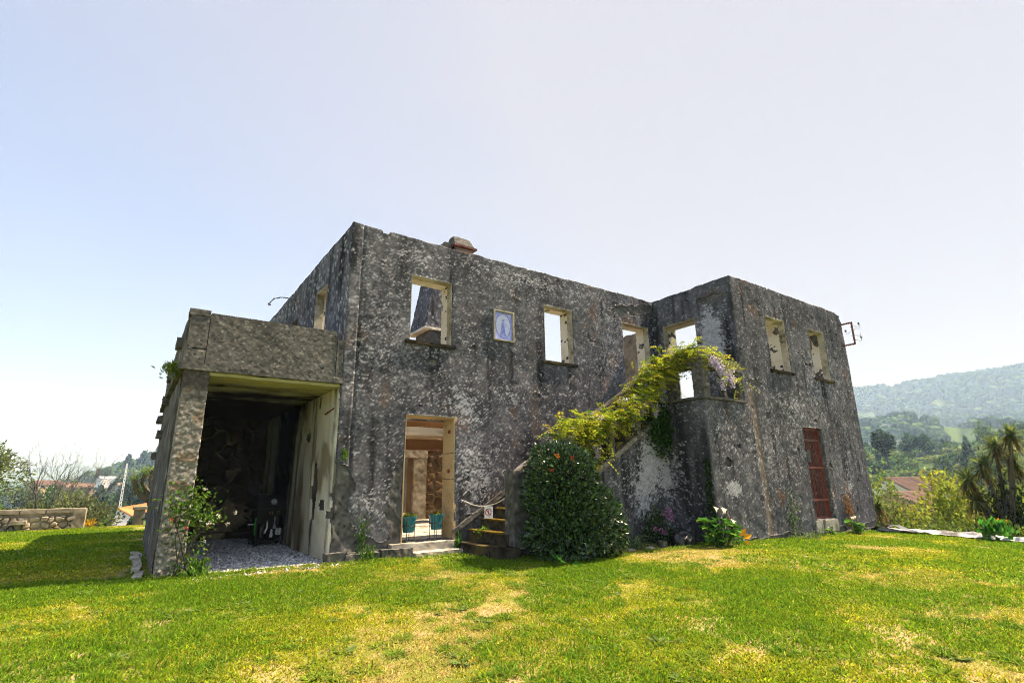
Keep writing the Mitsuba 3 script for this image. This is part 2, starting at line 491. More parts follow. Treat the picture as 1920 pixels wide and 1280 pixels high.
mat('dark_glass', prin((.02, .022, .025), .15, .5))
mat('leaf', {'type': 'principledthin', 'base_color': VC, 'roughness': .55, 'diff_trans': .95, 'spec_trans': 0.0, 'eta': 1.3})
mat('gloss_leaf', two({'type': 'principled', 'base_color': VC, 'roughness': .30, 'specular': .6}))
mat('petal', {'type': 'principledthin', 'base_color': VC, 'roughness': .6, 'diff_trans': .8, 'spec_trans': 0.0, 'eta': 1.3})
mat('tinted', two({'type': 'diffuse', 'reflectance': VC}))

# ------------------------------------------------------------------ the land
def lawn_h(x, y):
    x, y = np.asarray(x, float), np.asarray(y, float)
    h = 0.35 - 0.0225 * np.clip(x - 7, 0, 9) + 0.018 * np.clip(y + 1.0, -14, 0) - 0.004 * np.clip(y, 0, 14)
    p = np.stack(np.broadcast_arrays(x * .55, y * .55, 0 * x), -1)
    return h + 0.012 * (meshkit.fbm(p, 2, 3) - .5)


def lawn_mask(x, y):
    """where grass grows: not under the house, the porch or the stairs"""
    inside = (x > -2.62) & (x < 14.5) & (y > -0.06) | (x > 7.0) & (x < 14.5) & (y > -2.5) | (x > 2.15) & (y > -1.75) & (x < 7.2) & (y < 0.1) | (x > .8) & (x < 2.35) & (y > -.42) & (y < 0)
    return ~inside & (x > -13) & (x < 14.4) & (y > -12) & (y < 13.6)


gx, gy = np.linspace(-16, 14.6, 340), np.linspace(-16, 14.6, 340)
X, Y = np.meshgrid(gx, gy, indexing='ij')
Z = lawn_h(X, Y)
edge = np.maximum.reduce([np.abs(X + .7) - 15.0, np.abs(Y + .7) - 15.0, X * 0])
Z = Z - 1.6 * np.clip(edge, 0, 1)
i, j = np.meshgrid(np.arange(339), np.arange(339), indexing='ij')
q = (i * 340 + j)[..., None] + np.array([0, 340, 341, 1])
add('lawn', (np.stack([X, Y, Z], -1).reshape(-1, 3), q.reshape(-1, 4)), 'lawn_soil', smooth=True, label='patchy sunlit lawn of green and dry yellow grass before the ruin', kind='structure')

AZ_K = np.array([-180, -60, -16, -8, -4, -2, 0, 1.5, 6, 20, 45, 60, 68, 72, 76, 80, 90, 120, 180.0])
R_K = np.array([0, 14, 20, 30, 60, 120, 250, 330, 480, 700, 950, 1250, 1800, 2600, 4200.0])
H_N = {-180: [-.6, -.6, -1, -2, -4, -8, -14, -14, -10, 0, 20, 40, 80, 100, 120], -16: [-.6, -.6, -1, -1.5, -3, -6, -12, -14, -14, -10, -6, 0, 10, 40, 110],
       -8: [-.6, -.6, -1, -1.4, -3, -6, -12, -13, -14, -10, -4, 0, 8, 30, 92], -4: [-.6, -.6, -1, -1.4, -3, -6, -11, -12, -8, -2, 2, 4, 8, 40, 134], -2: [-.6, -.6, -1, -1.4, -3, -5, -8, -6, 3, 8, 10, 8, 8, 30, 116],
       0: [-.6, -.6, -1, -1.4, -3, -4, -5, -2, 10, 17, 16, 12, 10, 30, 100], 1.5: [-.6, -.6, -1, -1.4, -3, -4, -4, 1, 14, 22, 22, 18, 12, 30, 90], 20: [-.6, -.6, -1, -2, -4, -6, -6, 2, 16, 30, 34, 40, 60, 80, 90],
       60: [-.6, -.6, -2.0, -4, -7, -11, 2, 6, 6, 30, 50, 70, 190, 200, 180], 68: [-.6, -.6, -2.4, -4.5, -8, -12, 8, 12, 8, 58, 60, 85, 236, 250, 220], 72: [-.6, -.6, -2.4, -4.5, -8, -12, 9, 12, 8, 60, 60, 85, 238, 255, 220],
       76: [-.6, -.6, -2.4, -4.5, -8, -12, 10, 14, 10, 50, 52, 82, 244, 260, 220], 80: [-.6, -.6, -2.4, -4.5, -8, -12, 14, 17, 12, 44, 50, 84, 246, 262, 220], 120: [-.6, -.6, -1.5, -3, -6, -10, -2, 0, 4, 30, 40, 60, 140, 160, 140]}
H_A = np.array(sorted(H_N))
H_T = np.array([H_N[a] for a in H_A], float)
H_A = np.append(H_A, 180.0)
H_T = np.vstack([H_T, H_T[:1]])
OX, OY = -2.9, -9.3


def land_h(x, y):
    """height of the terrain: valley and hills about the house"""
    x, y = np.asarray(x, float), np.asarray(y, float)
    r = np.hypot(x - OX, y - OY)
    az = np.degrees(np.arctan2(x - OX, y - OY))
    lr = np.interp(np.log(np.maximum(r, 1)), np.log(np.maximum(R_K + 10, 1)), np.arange(len(R_K)))
    la = np.interp(az, H_A, np.arange(len(H_A)))
    a0, r0 = np.clip(la.astype(int), 0, len(H_A) - 2), np.clip(lr.astype(int), 0, len(R_K) - 2)
    ta, tr = la - a0, lr - r0
    ta, tr = ta * ta * (3 - 2 * ta), tr * tr * (3 - 2 * tr)
    h = (H_T[a0, r0] * (1 - ta) + H_T[a0 + 1, r0] * ta) * (1 - tr) + (H_T[a0, r0 + 1] * (1 - ta) + H_T[a0 + 1, r0 + 1] * ta) * tr
    p = np.stack(np.broadcast_arrays(x, y, 0 * x), -1)
    bump = (meshkit.fbm(p / 60.0, 4, 1) - .5) * np.clip(r / 30 - 1, 0, 6) + (meshkit.fbm(p / 300.0, 4, 2) - .5) * np.clip(r / 30 - 10, 0, 26)
    near = np.clip((r - 42) / 30, 0, 1)
    flat = np.maximum(np.maximum(np.abs(x + .7) - 15.0, np.abs(y + .7) - 15.0), 0)
    bank = np.clip(flat / 12.0, 0, 1)
    return np.where(flat <= 0, -.55, -.55 + (h + .55) * bank * (3 * bank - 2 * bank * bank) ** .5) + bump * near


def polar_grid(az, rad):
    A, R = np.meshgrid(np.radians(az), rad, indexing='ij')
    x, y = OX + R * np.sin(A), OY + R * np.cos(A)
    v = np.stack([x, y, land_h(x, y)], -1).reshape(-1, 3)
    n, m = len(az), len(rad)
    i, j = np.meshgrid(np.arange(n - 1), np.arange(m - 1), indexing='ij')
    q = (i * m + j)[..., None] + np.array([0, 1, m + 1, m])
    return v, q.reshape(-1, 4)


az = np.unique(np.round(np.concatenate([np.arange(-180, 180.01, 4), np.arange(-16, 8, .4), np.arange(60, 90, .4)]), 3))
rad = np.concatenate([[0.5, 8], np.geomspace(14, 4300, 90)])
add('terrain', polar_grid(az, rad), 'terrain_green', smooth=True, label='green valley and wooded hills round the lawn', kind='structure')

# ------------------------------------------------------------------ the house
L_, D_, R_, H_, TH = 8.66, -2.46, 14.53, 6.51, 0.42
HOUSE = thing('ruined_house', 'roofless grey ruined stone house with lichen stained plaster, porch and outer stair', 'house')


def grid_lines(lo, hi, step, exact):
    pts = sorted({round(e, 4) for e in [lo, hi, *exact] if lo <= e <= hi})
    out = []
    for a, b in zip(pts[:-1], pts[1:]):
        n = max(1, int(round((b - a) / step)))
        out += list(np.linspace(a, b, n + 1)[:-1])
    return np.array(out + [pts[-1]])


def plate(s, z, mask, place, front=.03, back=-.01, amp=.012, seed=0, top=None, extra=None):
    """a plaster skin: grid cells where mask(s, z) holds, uneven front, closed edges; place maps (s, n, z) to space"""
    ns, nz = len(s), len(z)
    sc, zc = np.meshgrid((s[1:] + s[:-1]) / 2, (z[1:] + z[:-1]) / 2, indexing='ij')
    m = mask(sc, zc)
    S, Zg = np.meshgrid(s, z, indexing='ij')
    p = np.stack([S, 0 * S + seed * 3.7, Zg], -1)
    d = front + amp * 2 * (meshkit.fbm(p * 1.7, 3, seed) - .5) + amp * .9 * (meshkit.fbm(p * 8, 3, seed + 5) - .5)
    if extra is not None:
        d = d + extra(S, Zg)
    Zt = Zg.copy()
    if top is not None:
        w = np.clip((Zg - (z[-1] - .25)) / .25, 0, 1)
        Zt = Zg + w * top(S)
    f_v = place(S, d, Zt).reshape(-1, 3)
    b_v = place(S, back + 0 * d, Zt).reshape(-1, 3)
    i, j = np.nonzero(m)
    a = i * nz + j
    N = ns * nz
    q = [np.stack([a, a + nz, a + nz + 1, a + 1], 1)]
    mp = np.pad(m, 1)
    for di, dj, e0, e1 in ((-1, 0, 0, 1), (1, 0, nz, nz + 1), (0, -1, 0, nz), (0, 1, 1, nz + 1)):
        k = ~mp[1 + i + di, 1 + j + dj]
        q.append(np.stack([a[k] + e0, a[k] + e1, a[k] + e1 + N, a[k] + e0 + N], 1))
    v, f = arr((np.vstack([f_v, b_v]), np.vstack(q)))
    used = np.unique(f)
    re = np.zeros(len(v), int)
    re[used] = np.arange(len(used))
    return v[used], re[f]


def inside(poly, s, z):
    """even-odd test of points in a polygon"""
    c = np.zeros(np.shape(s), bool)
    n = len(poly)
    for k in range(n):
        (x0, y0), (x1, y1) = poly[k], poly[(k + 1) % n]
        if y0 != y1:
            c ^= ((y0 > z) != (y1 > z)) & (s < (x1 - x0) * (z - y0) / (y1 - y0) + x0)
    return c


def noisy(poly, s, z, amp=.08, freq=4.0, seed=0):
    p = np.stack([s, 0 * s, z], -1)
    return inside(poly, s + amp * (meshkit.fbm(p * freq, 3, seed) - .5) * 2, z + amp * (meshkit.fbm(p * freq + 50, 3, seed + 1) - .5) * 2)


def wall_core(x0, x1, y0, y1, z0, z1, holes, seed, step=.22, amp=.02):
    m = bx(x0, x1, y0, y1, z0, z1)
    for h in holes:
        m = m - bx(*h)
    return rough(m, step, amp, 4.0, seed)


WB, WT = 4.31, 5.70
FRONT = {'w1': (1.23, 2.17, WB, WT), 'w2': (4.66, 5.56, WB, WT), 'door': (1.225, 2.295, .56, 2.86), 'd3': (7.34, 8.40, 3.30, WT)}
ANNEX = {'w4': (10.06, 11.02, 4.26, WT), 'w5': (12.30, 13.22, 4.26, WT), 'gate': (11.15, 12.13, .59, 2.87)}
ALEFT = {'dl': (-1.395, -.345, 3.30, 5.69)}
wob = lambda seed, a=.028: (lambda S: a * 2 * (meshkit.fbm(np.stack([S * 3.2, 0 * S, 0 * S + seed], -1), 4, seed) - .55))

# facade: masonry core, then the skin of plaster that has fallen off in places
k = add('wall', wall_core(0, L_ + .3, 0, TH, -.1, H_ - .06, [(a, b, -1, 1, c, d) for a, b, c, d in FRONT.values()], 11, .05, .03), 'concrete', HOUSE, smooth=35, label='long front wall with two windows, doorway and tile panel')
FALL1 = [(-.2, 1.95), (.20, 1.9), (.26, 1.64), (.31, 1.5), (.25, 1.35), (.27, 1.0), (.41, .78), (.62, .70), (.88, .62), (1.0, .30), (-.2, .2)]
FALL2 = [(1.4, 2.2), (1.2, 2.14), (1.07, 1.97), (1.0, 1.63), (.92, 1.25), (.9, 1.05), (1.0, .8), (.98, .6), (1.05, .35), (1.5, .3)]
NOTCH = [(6.86, 6.0), (7.15, 6.14), (7.9, 6.26), (8.35, 6.44), (8.8, 6.52), (8.8, 6.2), (8.3, 6.12), (8.0, 5.98), (7.5, 5.96), (7.26, 5.74), (7.1, 5.9)]
LOWFALL = [(2.2, .2), (2.3, .85), (2.55, .95), (3.4, 1.4), (3.4, 1.1), (3.0, .2)]


def front_mask(s, z):
    m = np.ones_like(s, bool)
    for a, b, c, d in FRONT.values():
        m &= ~((s > a) & (s < b) & (z > c) & (z < d))
    m &= ~((s > 3.22) & (s < 3.74) & (z > 4.64) & (z < 5.28))
    p = np.stack([s, 0 * s, z], -1)
    for k, (poly, amp) in enumerate(((FALL1, .07), (FALL2, .06), (NOTCH, .13))):
        m &= ~noisy(poly, s, z, amp, 5, 20 + k)
    m &= ~((meshkit.fbm(p * 2.3, 3, 77) + .25 * (z < 1) > .80))
    m &= ~((z < .62 + .5 * (meshkit.fbm(p * 2.0, 3, 78) - .5)) & (s < 1.2))
    return m


def groove(S, Z):
    g = -.022 * np.exp(-((S - .205 - .02 * (meshkit.noise(np.stack([Z * 2, 0 * Z, 0 * Z], -1), 4) - .5)) / .022) ** 2)
    crack = -.02 * np.exp(-((S - 6.4 - .5 * (Z - 4.2) - .1 * meshkit.noise(np.stack([Z * 3, 0 * Z, 0 * Z], -1), 6)) / .012) ** 2) * (Z > 4.2) * (Z < 5.6)
    return g + crack + .014 * (S < .2) * (Z > 1.8)


sx = grid_lines(-.03, L_ - .02, .021, [e for v in FRONT.values() for e in v[:2]] + [3.22, 3.74])
sz = grid_lines(.1, H_, .021, [e for v in FRONT.values() for e in v[2:]] + [4.64, 5.28])
add('plaster', plate(sx, sz, front_mask, lambda s, n, z: np.stack([s, -n, z], -1), amp=.014, seed=1, top=wob(2), extra=groove), 'stucco', k, smooth=True, label='dark grey lichen speckled plaster skin with fallen patches')

# side wall of the main block, seen above the porch parapet and inside the porch
kside = add('wall', wall_core(0, TH, TH, 10.0, -.6, H_ - .05, [(-1, 1, 1.45, 2.30, 3.5, 5.72), (-1, 1, 3.9, 4.85, 3.5, 5.6)], 12), 'concrete', HOUSE, smooth=35, label='side wall of the main block rising behind the porch')


def side_mask(s, z):
    return ~((s > 1.45) & (s < 2.30) & (z > 3.5) & (z < 5.72)) & ~((s > 3.9) & (s < 4.85) & (z > 3.5) & (z < 5.6))


sy = grid_lines(-.028, 10.0, .06, [1.45, 2.3, 3.9, 4.85])
add('plaster', plate(sy, grid_lines(3.36, H_, .06, [3.5, 5.6, 5.72]), side_mask, lambda s, n, z: np.stack([-n, s, z], -1), front=.02, amp=.012, seed=3, top=wob(4, .03)), 'stucco', kside, smooth=True)
PF = [(1.30, .95), (1.42, 1.5), (1.36, 2.0), (1.1, 2.05), (.98, 1.5), (1.05, .9)]


def porch_side_mask(s, z):
    p = np.stack([s, 0 * s, z], -1)
    return ~noisy(PF, s, z, .08, 5, 33) & ~(meshkit.fbm(p * 1.6, 3, 79) > .74)


add('plaster', plate(grid_lines(.06, 6.0, .06, []), grid_lines(.3, 3.32, .06, []), porch_side_mask, lambda s, n, z: np.stack([-n, s, z], -1), front=.035, amp=.016, seed=5), 'porch_plaster', kside, smooth=True, label='peeling cream plaster with black mould inside the porch')

# other walls of the shell
add('wall', wall_core(TH, R_, 9.6, 10.0, -.6, H_ - .9, [(3, 4, 9, 11, 4.31, 5.2), (6, 7.0, 9, 11, 4.31, 5.2)], 13, .4), 'concrete', HOUSE, smooth=35, label='rear wall of the shell')
kr = add('wall', wall_core(R_ - .5, R_ - .02, D_ + .5, 9.6, -.6, H_ - .03, [(13, 15, 2.45, 4.35, 4.31, 5.75)], 14, .3), 'concrete', HOUSE, smooth=35, label='far end wall of the projecting wing')
kin = add('wall', wall_core(L_ + .03, L_ + .45, TH, 1.25, -.6, 5.75, [], 15, .06, .06), 'wall_stone', HOUSE, smooth=35, label='broken stub of an inner wall behind the upper doorway')

# projecting wing: front and left side
ka = add('wall', wall_core(L_, R_, D_, D_ + .55, -.1, H_ - .05, [(a, b, -4, 0, c, d) for a, b, c, d in ANNEX.values()], 16, .07, .03), 'concrete', HOUSE, smooth=35, label='front wall of the projecting wing with two windows and a red gate')


def annex_mask(s, z):
    m = (s > L_ - .03) | (z < 3.30)
    for a, b, c, d in ANNEX.values():
        m &= ~((s > a) & (s < b) & (z > c) & (z < d))
    p = np.stack([s, 0 * s, z], -1)
    m &= ~(z < .36 + .45 * (meshkit.fbm(p * 1.8, 3, 80) - .5))
    return m & ~(meshkit.fbm(p * 2.6, 3, 81) > .80)


def annex_extra(S, Z):
    band = np.exp(-((S - 9.02 - .05 * np.sin(Z * 1.3)) / .13) ** 4) * (Z < 3.9)
    return -.014 * band


sx = grid_lines(7.08, R_ + .02, .021, [L_ - .03] + [e for v in ANNEX.values() for e in v[:2]])
sz = grid_lines(.0, H_, .021, [3.30] + [e for v in ANNEX.values() for e in v[2:]])
round_top = lambda S: wob(6)(S) - .28 * np.clip((S - (R_ - .35)) / .35, 0, 1) ** 2
add('plaster', plate(sx, sz, annex_mask, lambda s, n, z: np.stack([s, D_ - n, z], -1), amp=.014, seed=7, top=round_top, extra=annex_extra), 'stucco', ka, smooth=True, label='grey plaster skin of the projecting wing')
kl = add('wall', wall_core(L_, L_ + .5, D_ + .55, 0, -.6, H_ - .05, [(8, 10, -1.395, -.345, 3.3, 5.69)], 17, .06, .03), 'concrete', HOUSE, smooth=35, label='left side wall of the projecting wing over the landing')
LF = [(-2.42, 6.05), (-2.2, 6.18), (-1.7, 6.2), (-1.45, 6.12), (-1.6, 5.98), (-2.1, 5.95)]
add('plaster', plate(grid_lines(D_ - .028, -.03, .021, [-1.395, -.345]), grid_lines(3.25, H_, .021, [3.3, 5.69]), lambda s, z: ~((s > -1.395) & (s < -.345) & (z > 3.3) & (z < 5.69)) & ~noisy(LF, s, z, .16, 5, 44),
    lambda s, n, z: np.stack([L_ - n, s, z], -1), amp=.016, seed=8, top=wob(9)), 'stucco', kl, smooth=True, label='mottled black and white plaster beside the landing door')


def opening(name, rect, wall, y0, th, splay=.03, label=None, group=None, bottom=True, stone='frame_stone', inner='cream'):
    """stone frame at the outside, pale reveal behind it, hinge pockets and a thin sill"""
    a, b, c, d = rect
    put = lambda s0, s1, n0, n1, z0, z1: (bx(s0, s1, y0 + n0, y0 + n1, z0, z1) if wall == 'x' else bx(y0 + n0, y0 + n1, s0, s1, z0, z1))
    w = add(name, cat([rough(put(*q), .045, .007, 14, 5) for q in ((a - .005, a + .02, -.022, .15, c, d), (b - .02, b + .005, -.022, .15, c, d), (a + .02, b - .02, -.022, .15, d - .022, d + .004))]), stone, HOUSE, smooth=30, label=label)
    add('reveal', cat([rough(put(*q), .07, .002, 9, 6) for q in ((a - .01, a + .006, .152, th + .012, c, d), (b - .006, b + .01, .152, th + .012, c, d), (a + .008, b - .008, .152, th + .012, d - .012, d + .006)) + (((a + .008, b - .008, -.01, th + .01, c - .01, c + .012),) if bottom else ())]), inner, w, smooth=30)
    for t in (.16, .82) if d - c > 1 else (.5,):
        z = c + t * (d - c)
        for s in (b - .012,) if wall == 'x' else (a, b - .012):
            add('hinge_pocket', put(s, s + .012, .17, .24, z - .035, z + .035), 'dark_metal', w)
    return w


def sill(w, a, b, c, y0, wall='x'):
    add('sill', rbox(a - .09, b + .09, y0 - .085, y0 + .05, c - .05, c + .008, .1, .006, 8, 3), 'step_stone', w, smooth=30)


w = opening('window', FRONT['w1'], 'x', 0, TH, label='empty window opening left of the tile panel')
sill(w, *FRONT['w1'][:3], 0)
w = opening('window', FRONT['w2'], 'x', 0, TH, label='empty window opening right of the tile panel')
sill(w, *FRONT['w2'][:3], 0)
w = opening('window', ANNEX['w4'], 'x', D_, .55, label='narrow window opening of the wing above the tan stripe')
sill(w, *ANNEX['w4'][:3], D_)
w = opening('window', ANNEX['w5'], 'x', D_, .55, label='narrow window opening of the wing above the red gate')
sill(w, *ANNEX['w5'][:3], D_)
add('shutter_piece', rbox(13.06, 13.12, D_ + .3, D_ + .36, 5.25, 5.6, .1, .004), 'wood', w)
opening('upper_doorway', FRONT['d3'], 'x', 0, TH, label='upper doorway in the corner behind the creeper', bottom=False)
opening('upper_doorway', ALEFT['dl'], 'y', L_, .5, label='upper doorway opening from the landing into the wing', bottom=False)
opening('side_doorway', (1.45, 2.30, 3.5, 5.72), 'y', 0, TH, label='tall opening of the side wall above the porch', bottom=False)

# front doorway: jambs and lintel of single dressed stones, threshold
dw = add('doorway', cat([bx(1.225, 1.245, -.02, TH, .56, 2.83), bx(1.225, 2.295, -.015, TH, 2.838, 2.872)]), 'tan_stone', HOUSE, label='front doorway framed in tan dressed stone')
zz = [.56, 1.66, 2.16, 2.88]
for k in range(3):
    add('stone', rbox(2.272 - .006 * (k == 1), 2.33, -.028, TH + .01, zz[k] + .006, zz[k + 1] - .006, .035, .007, 12, 50 + k), 'tan_stone', dw, smooth=40)
for z in (1.78, 2.55):
    add('hinge_pocket', bx(2.255, 2.275, .12, .20, z, z + .07), 'rusty_iron', dw)
add('threshold', rbox(1.0, 2.36, -.16, .5, .34, .555, .1, .012, 6, 60), 'pale_slab', dw, smooth=40)
for k, (a, b, c, d, z) in enumerate(((1.35, 2.33, -.42, -.14, .42), (.78, 1.33, -.30, -.10, .50), (.18, .76, -.24, .0, .47), (-.12, .20, -.2, .02, .5))):
    add('doorstep' if k < 1 else 'plinth_stone', rbox(a, b, c, d, .1, z, .04, .018, 8, 70 + k), 'pale_slab' if k < 1 else 'concrete', HOUSE, smooth=40)
for k, a in enumerate(np.arange(9.4, 14.3, .62)):
    add('plinth_stone', rbox(a, a + .58, D_ - .09, D_ + .05, -.1, .20 + .06 * rng.random(), .05, .03, 6, 90 + k), 'concrete', HOUSE, smooth=40)
for k, a in enumerate((11.05, 11.5, 11.85)):
    add('plinth_stone', rbox(a, a + .33, D_ - .06, D_ + .15, .28, .57, .1, .02, 6, 110 + k), 'pale_slab', HOUSE, smooth=40)

# red iron gate in the wing
g = add('gate', cat([bx(11.155, 11.20, D_ + .07, D_ + .11, .6, 2.86), bx(12.08, 12.125, D_ + .07, D_ + .11, .6, 2.86), bx(11.2, 12.08, D_ + .07, D_ + .11, 2.81, 2.86), bx(11.2, 12.08, D_ + .07, D_ + .11, .6, .64)]), 'rusty_iron', HOUSE, label='rusty red iron bar gate')
for z in (1.02, 1.82, 2.52):
    add('rail', bx(11.17, 12.11, D_ + .045, D_ + .068, z, z + .055), 'rusty_iron', g)
for x in np.linspace(11.26, 12.02, 11):
    add('bar', bx(x - .008, x + .008, D_ + .082, D_ + .098, .64, 2.81), 'rusty_iron', g)
add('lock_plate', bx(11.33, 11.50, D_ + .055, D_ + .077, 1.98, 2.30), 'dark_metal', g)

# ------- porch
P = key_for('porch', HOUSE)
tag(P, 'open concrete porch at the left end of the house')
add('slab', rbox(-2.52, -.0, -.05, 1.0, 3.325, 3.44, .025, .006, 12, 120), 'concrete', P, smooth=35)
add('slab', rbox(-2.52, -.0, 1.001, 6.1, 3.33, 3.44, .3, .012, 5, 119), 'concrete', P, smooth=35)
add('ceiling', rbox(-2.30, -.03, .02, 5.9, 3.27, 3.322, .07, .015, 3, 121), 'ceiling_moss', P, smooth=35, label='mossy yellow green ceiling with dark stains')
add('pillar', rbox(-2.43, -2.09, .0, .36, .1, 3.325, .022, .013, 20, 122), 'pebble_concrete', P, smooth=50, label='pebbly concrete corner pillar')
add('parapet', rbox(-2.18, -.16, -.02, .13, 3.442, 4.27, .022, .0045, 14, 123), 'concrete', P, smooth=35)
add('parapet_post', rbox(-2.47, -2.19, -.035, .22, 3.442, 3.66, .025, .0045, 8, 124), 'concrete', P, smooth=35)
add('parapet_post', rbox(-2.45, -2.19, -.03, .2, 3.67, 4.20, .025, .0045, 8, 125), 'concrete', P, smooth=35)
add('parapet_post', rbox(-2.48, -2.19, -.04, .24, 4.205, 4.30, .025, .0045, 8, 126), 'concrete', P, smooth=35)
add('parapet_post', rbox(-.15, -.035, -.03, .1, 3.45, 4.12, .025, .0045, 8, 127), 'concrete', P, smooth=35)
add('parapet', rbox(-2.47, -2.30, .26, 6.05, 3.442, 4.22, .2, .02, 5, 128), 'concrete', P, smooth=35)
add('wall', rbox(-2.45, -2.20, .38, 6.1, -.3, 3.32, .2, .03, 4, 129), 'concrete', P, smooth=35, label='shaded outer side wall of the porch')
for k, (y, z, d) in enumerate(((1.1, 3.9, .10), (2.2, 3.5, .12), (3.4, 3.2, .12), (4.4, 2.6, .10), (5.2, 3.0, .12), (5.7, 2.2, .1))):
    add('jutting_stone', rbox(-2.45 - d, -2.40, y, y + .3, z, z + .16, .08, .03, 7, 130 + k), 'concrete', P, smooth=40)
pw = add('rubble_wall', rbox(-2.3, -.02, 6.0, 6.4, -.3, 3.32, .12, .03, 4, 140), 'sooty_stone', P, smooth=35, label='dark soot stained rubble wall at the back of the porch')


def rubble(w, h, size, gap, seed, flat=1.35):
    """convex stones of a random rubble wall in the rectangle w x h -> list of polygons"""
    g = np.random.default_rng(seed)
    nx, nz = max(2, int(w / (size * flat))), max(2, int(h / size))
    pts = [((i + .5 + .42 * g.uniform(-1, 1) + .5 * (j % 2)) * w / nx, (j + .5 + .36 * g.uniform(-1, 1)) * h / nz) for i in range(-1, nx + 1) for j in range(-1, nz + 1)]
    vor = Voronoi(np.array(pts))
    frame = sbox(0, 0, w, h)
    out = []
    for r in vor.point_region:
        reg = vor.regions[r]
        if not reg or -1 in reg:
            continue
        c = Polygon(vor.vertices[reg]).intersection(frame)
        c = c.buffer(-gap)
        if c.is_empty or c.geom_type != 'Polygon' or c.area < .003:
            continue
        c = c.buffer(-.3 * math.sqrt(c.area) * .4).buffer(.3 * math.sqrt(c.area) * .4, quad_segs=2).simplify(.01)
        if c.geom_type == 'Polygon' and not c.is_empty:
            out.append(np.array(c.exterior.coords)[:-1])
    return out


def stone_mesh(poly, proud, seed):
    g = np.random.default_rng(seed)
    c = poly.mean(0)
    a = np.column_stack([poly, np.full(len(poly), -.05)])
    b = np.column_stack([c + (poly - c) * .97, np.full(len(poly), proud * .45)])
    d = np.column_stack([c + (poly - c) * .72, proud * (.9 + .3 * g.random(len(poly)))])
    return trimesh.convex.convex_hull(np.vstack([a, b, d]))


def rubble_stones(parent, s0, z0, w, h, size, gap, place, bsdf, seed, proud=.05, keep=lambda s, z: True, most=300, name='stone'):
    g = np.random.default_rng(seed + 1)
    n = 0
    for k, poly in enumerate(rubble(w, h, size, gap, seed)):
        c = poly.mean(0)
        if n >= most or not keep(s0 + c[0], z0 + c[1]):
            continue
        m = stone_mesh(poly, proud * (.5 + g.random()), seed + k)
        v = np.array(m.vertices)
        add(name, (place(v[:, 0] + s0, v[:, 2], v[:, 1] + z0), np.array(m.faces)), bsdf if isinstance(bsdf, str) else bsdf[int(g.integers(len(bsdf)))], parent, smooth=35)
        n += 1


rubble_stones(pw, -2.2, .3, 2.15, 3.0, .27, .018, lambda s, n, z: np.stack([s, 6.0 - n, z], -1), 'sooty_stone', 150, .06)
add('ledge', rbox(-2.2, -.02, 5.55, 5.98, .2, .50, .12, .03, 5, 151), 'sooty_stone', P, smooth=40)

# ------- staircase along the facade
ST = key_for('staircase', HOUSE)
tag(ST, 'outer stone staircase rising along the front wall to the landing')
for k in range(15):
    x0, z1 = 2.28 + .31 * k, .53 + .185 * k
    y0 = -1.72 if k == 0 else -1.40
    s = add('step', rbox(x0, x0 + .36 if k < 14 else 7.1, y0, -.03, z1 - .24 if k else .05, z1 - .008, .05, .010, 9, 160 + k), 'step_stone', ST, smooth=40)
    if k:
        add('moss_pad', rbox(x0 - .012, x0 + .16, -1.26, -.10, z1 - .016, z1 + .010, .04, .009, 22, 180 + k), 'moss', s, smooth=50)
add('infill', prism([(2.6, -.4), (7.1, -.4), (7.1, 3.0), (2.6, .50)], -1.36, -.05), 'concrete', ST)
ow = prism([(2.9, -.4), (7.12, -.4), (7.12, 3.16), (2.9, .66)], -1.40, -1.362)
add('wall', ow, 'concrete', ST)


def stair_mask(s, z):
    p = np.stack([s, 0 * s, z], -1)
    return (z < .60 + .592 * (s - 2.9)) & ~(meshkit.fbm(p * 2.2, 3, 82) > .80)


kw = add('plaster', plate(grid_lines(2.95, 7.08, .021, []), grid_lines(.1, 3.2, .021, []), stair_mask, lambda s, n, z: np.stack([s, -1.40 - n, z], -1), amp=.016, seed=12), 'stucco', ST, smooth=True, label='blotched black and white plaster under the stair')
sl = .592
add('stringer', rough(prism_m := m3.Manifold.cube((4.35 / math.cos(math.atan(sl)), .14, .10)).rotate((0, -math.degrees(math.atan(sl)), 0)).translate((2.85, -1.46, .56)), .03, .012, 9, 190), 'pebble_concrete', ST, smooth=40)
add('skirting', rough(m3.Manifold.cube((4.9 / math.cos(math.atan(sl)), .05, .085)).rotate((0, -math.degrees(math.atan(sl)), 0)).translate((2.30, -.085, .66)), .04, .012, 9, 191), 'concrete', ST, smooth=40)
nw = rough(m3.Manifold.batch_hull([bx(2.62, 2.90, -1.56, -1.28, .5, 1.74), bx(2.65, 2.87, -1.53, -1.31, 1.7, 1.79)]), .07, .014, 8, 192)
add('newel_post', nw, 'concrete', ST, smooth=40, label='thick stone post at the foot of the stair')
add('coping', rough(m3.Manifold.cube((4.4 / math.cos(math.atan(.575)), .2, .13)).rotate((0, -math.degrees(math.atan(.575)), 0)).translate((2.82, -1.50, 1.66)), .03, .012, 9, 193), 'pebble_concrete', ST, smooth=40)
for k, x in enumerate((3.55, 4.35, 5.16, 6.0, 6.75)):
    add('baluster', rbox(x, x + .13, -1.47, -1.34, .62 + sl * (x - 2.9), 1.74 + .575 * (x - 2.82), .03, .01, 12, 200 + k), 'concrete', ST, smooth=40)

# ------- landing in the corner
LD = key_for('landing', HOUSE)
tag(LD, 'raised landing with stone balustrade in the corner of the house')
add('core', bx(7.12, L_, D_ + .02, -.03, -.4, 3.22), 'concrete', LD)
add('floor', rbox(7.09, L_ - .02, D_ + .03, -.03, 3.222, 3.30, .2, .008, 6, 210), 'step_stone', LD, smooth=40)


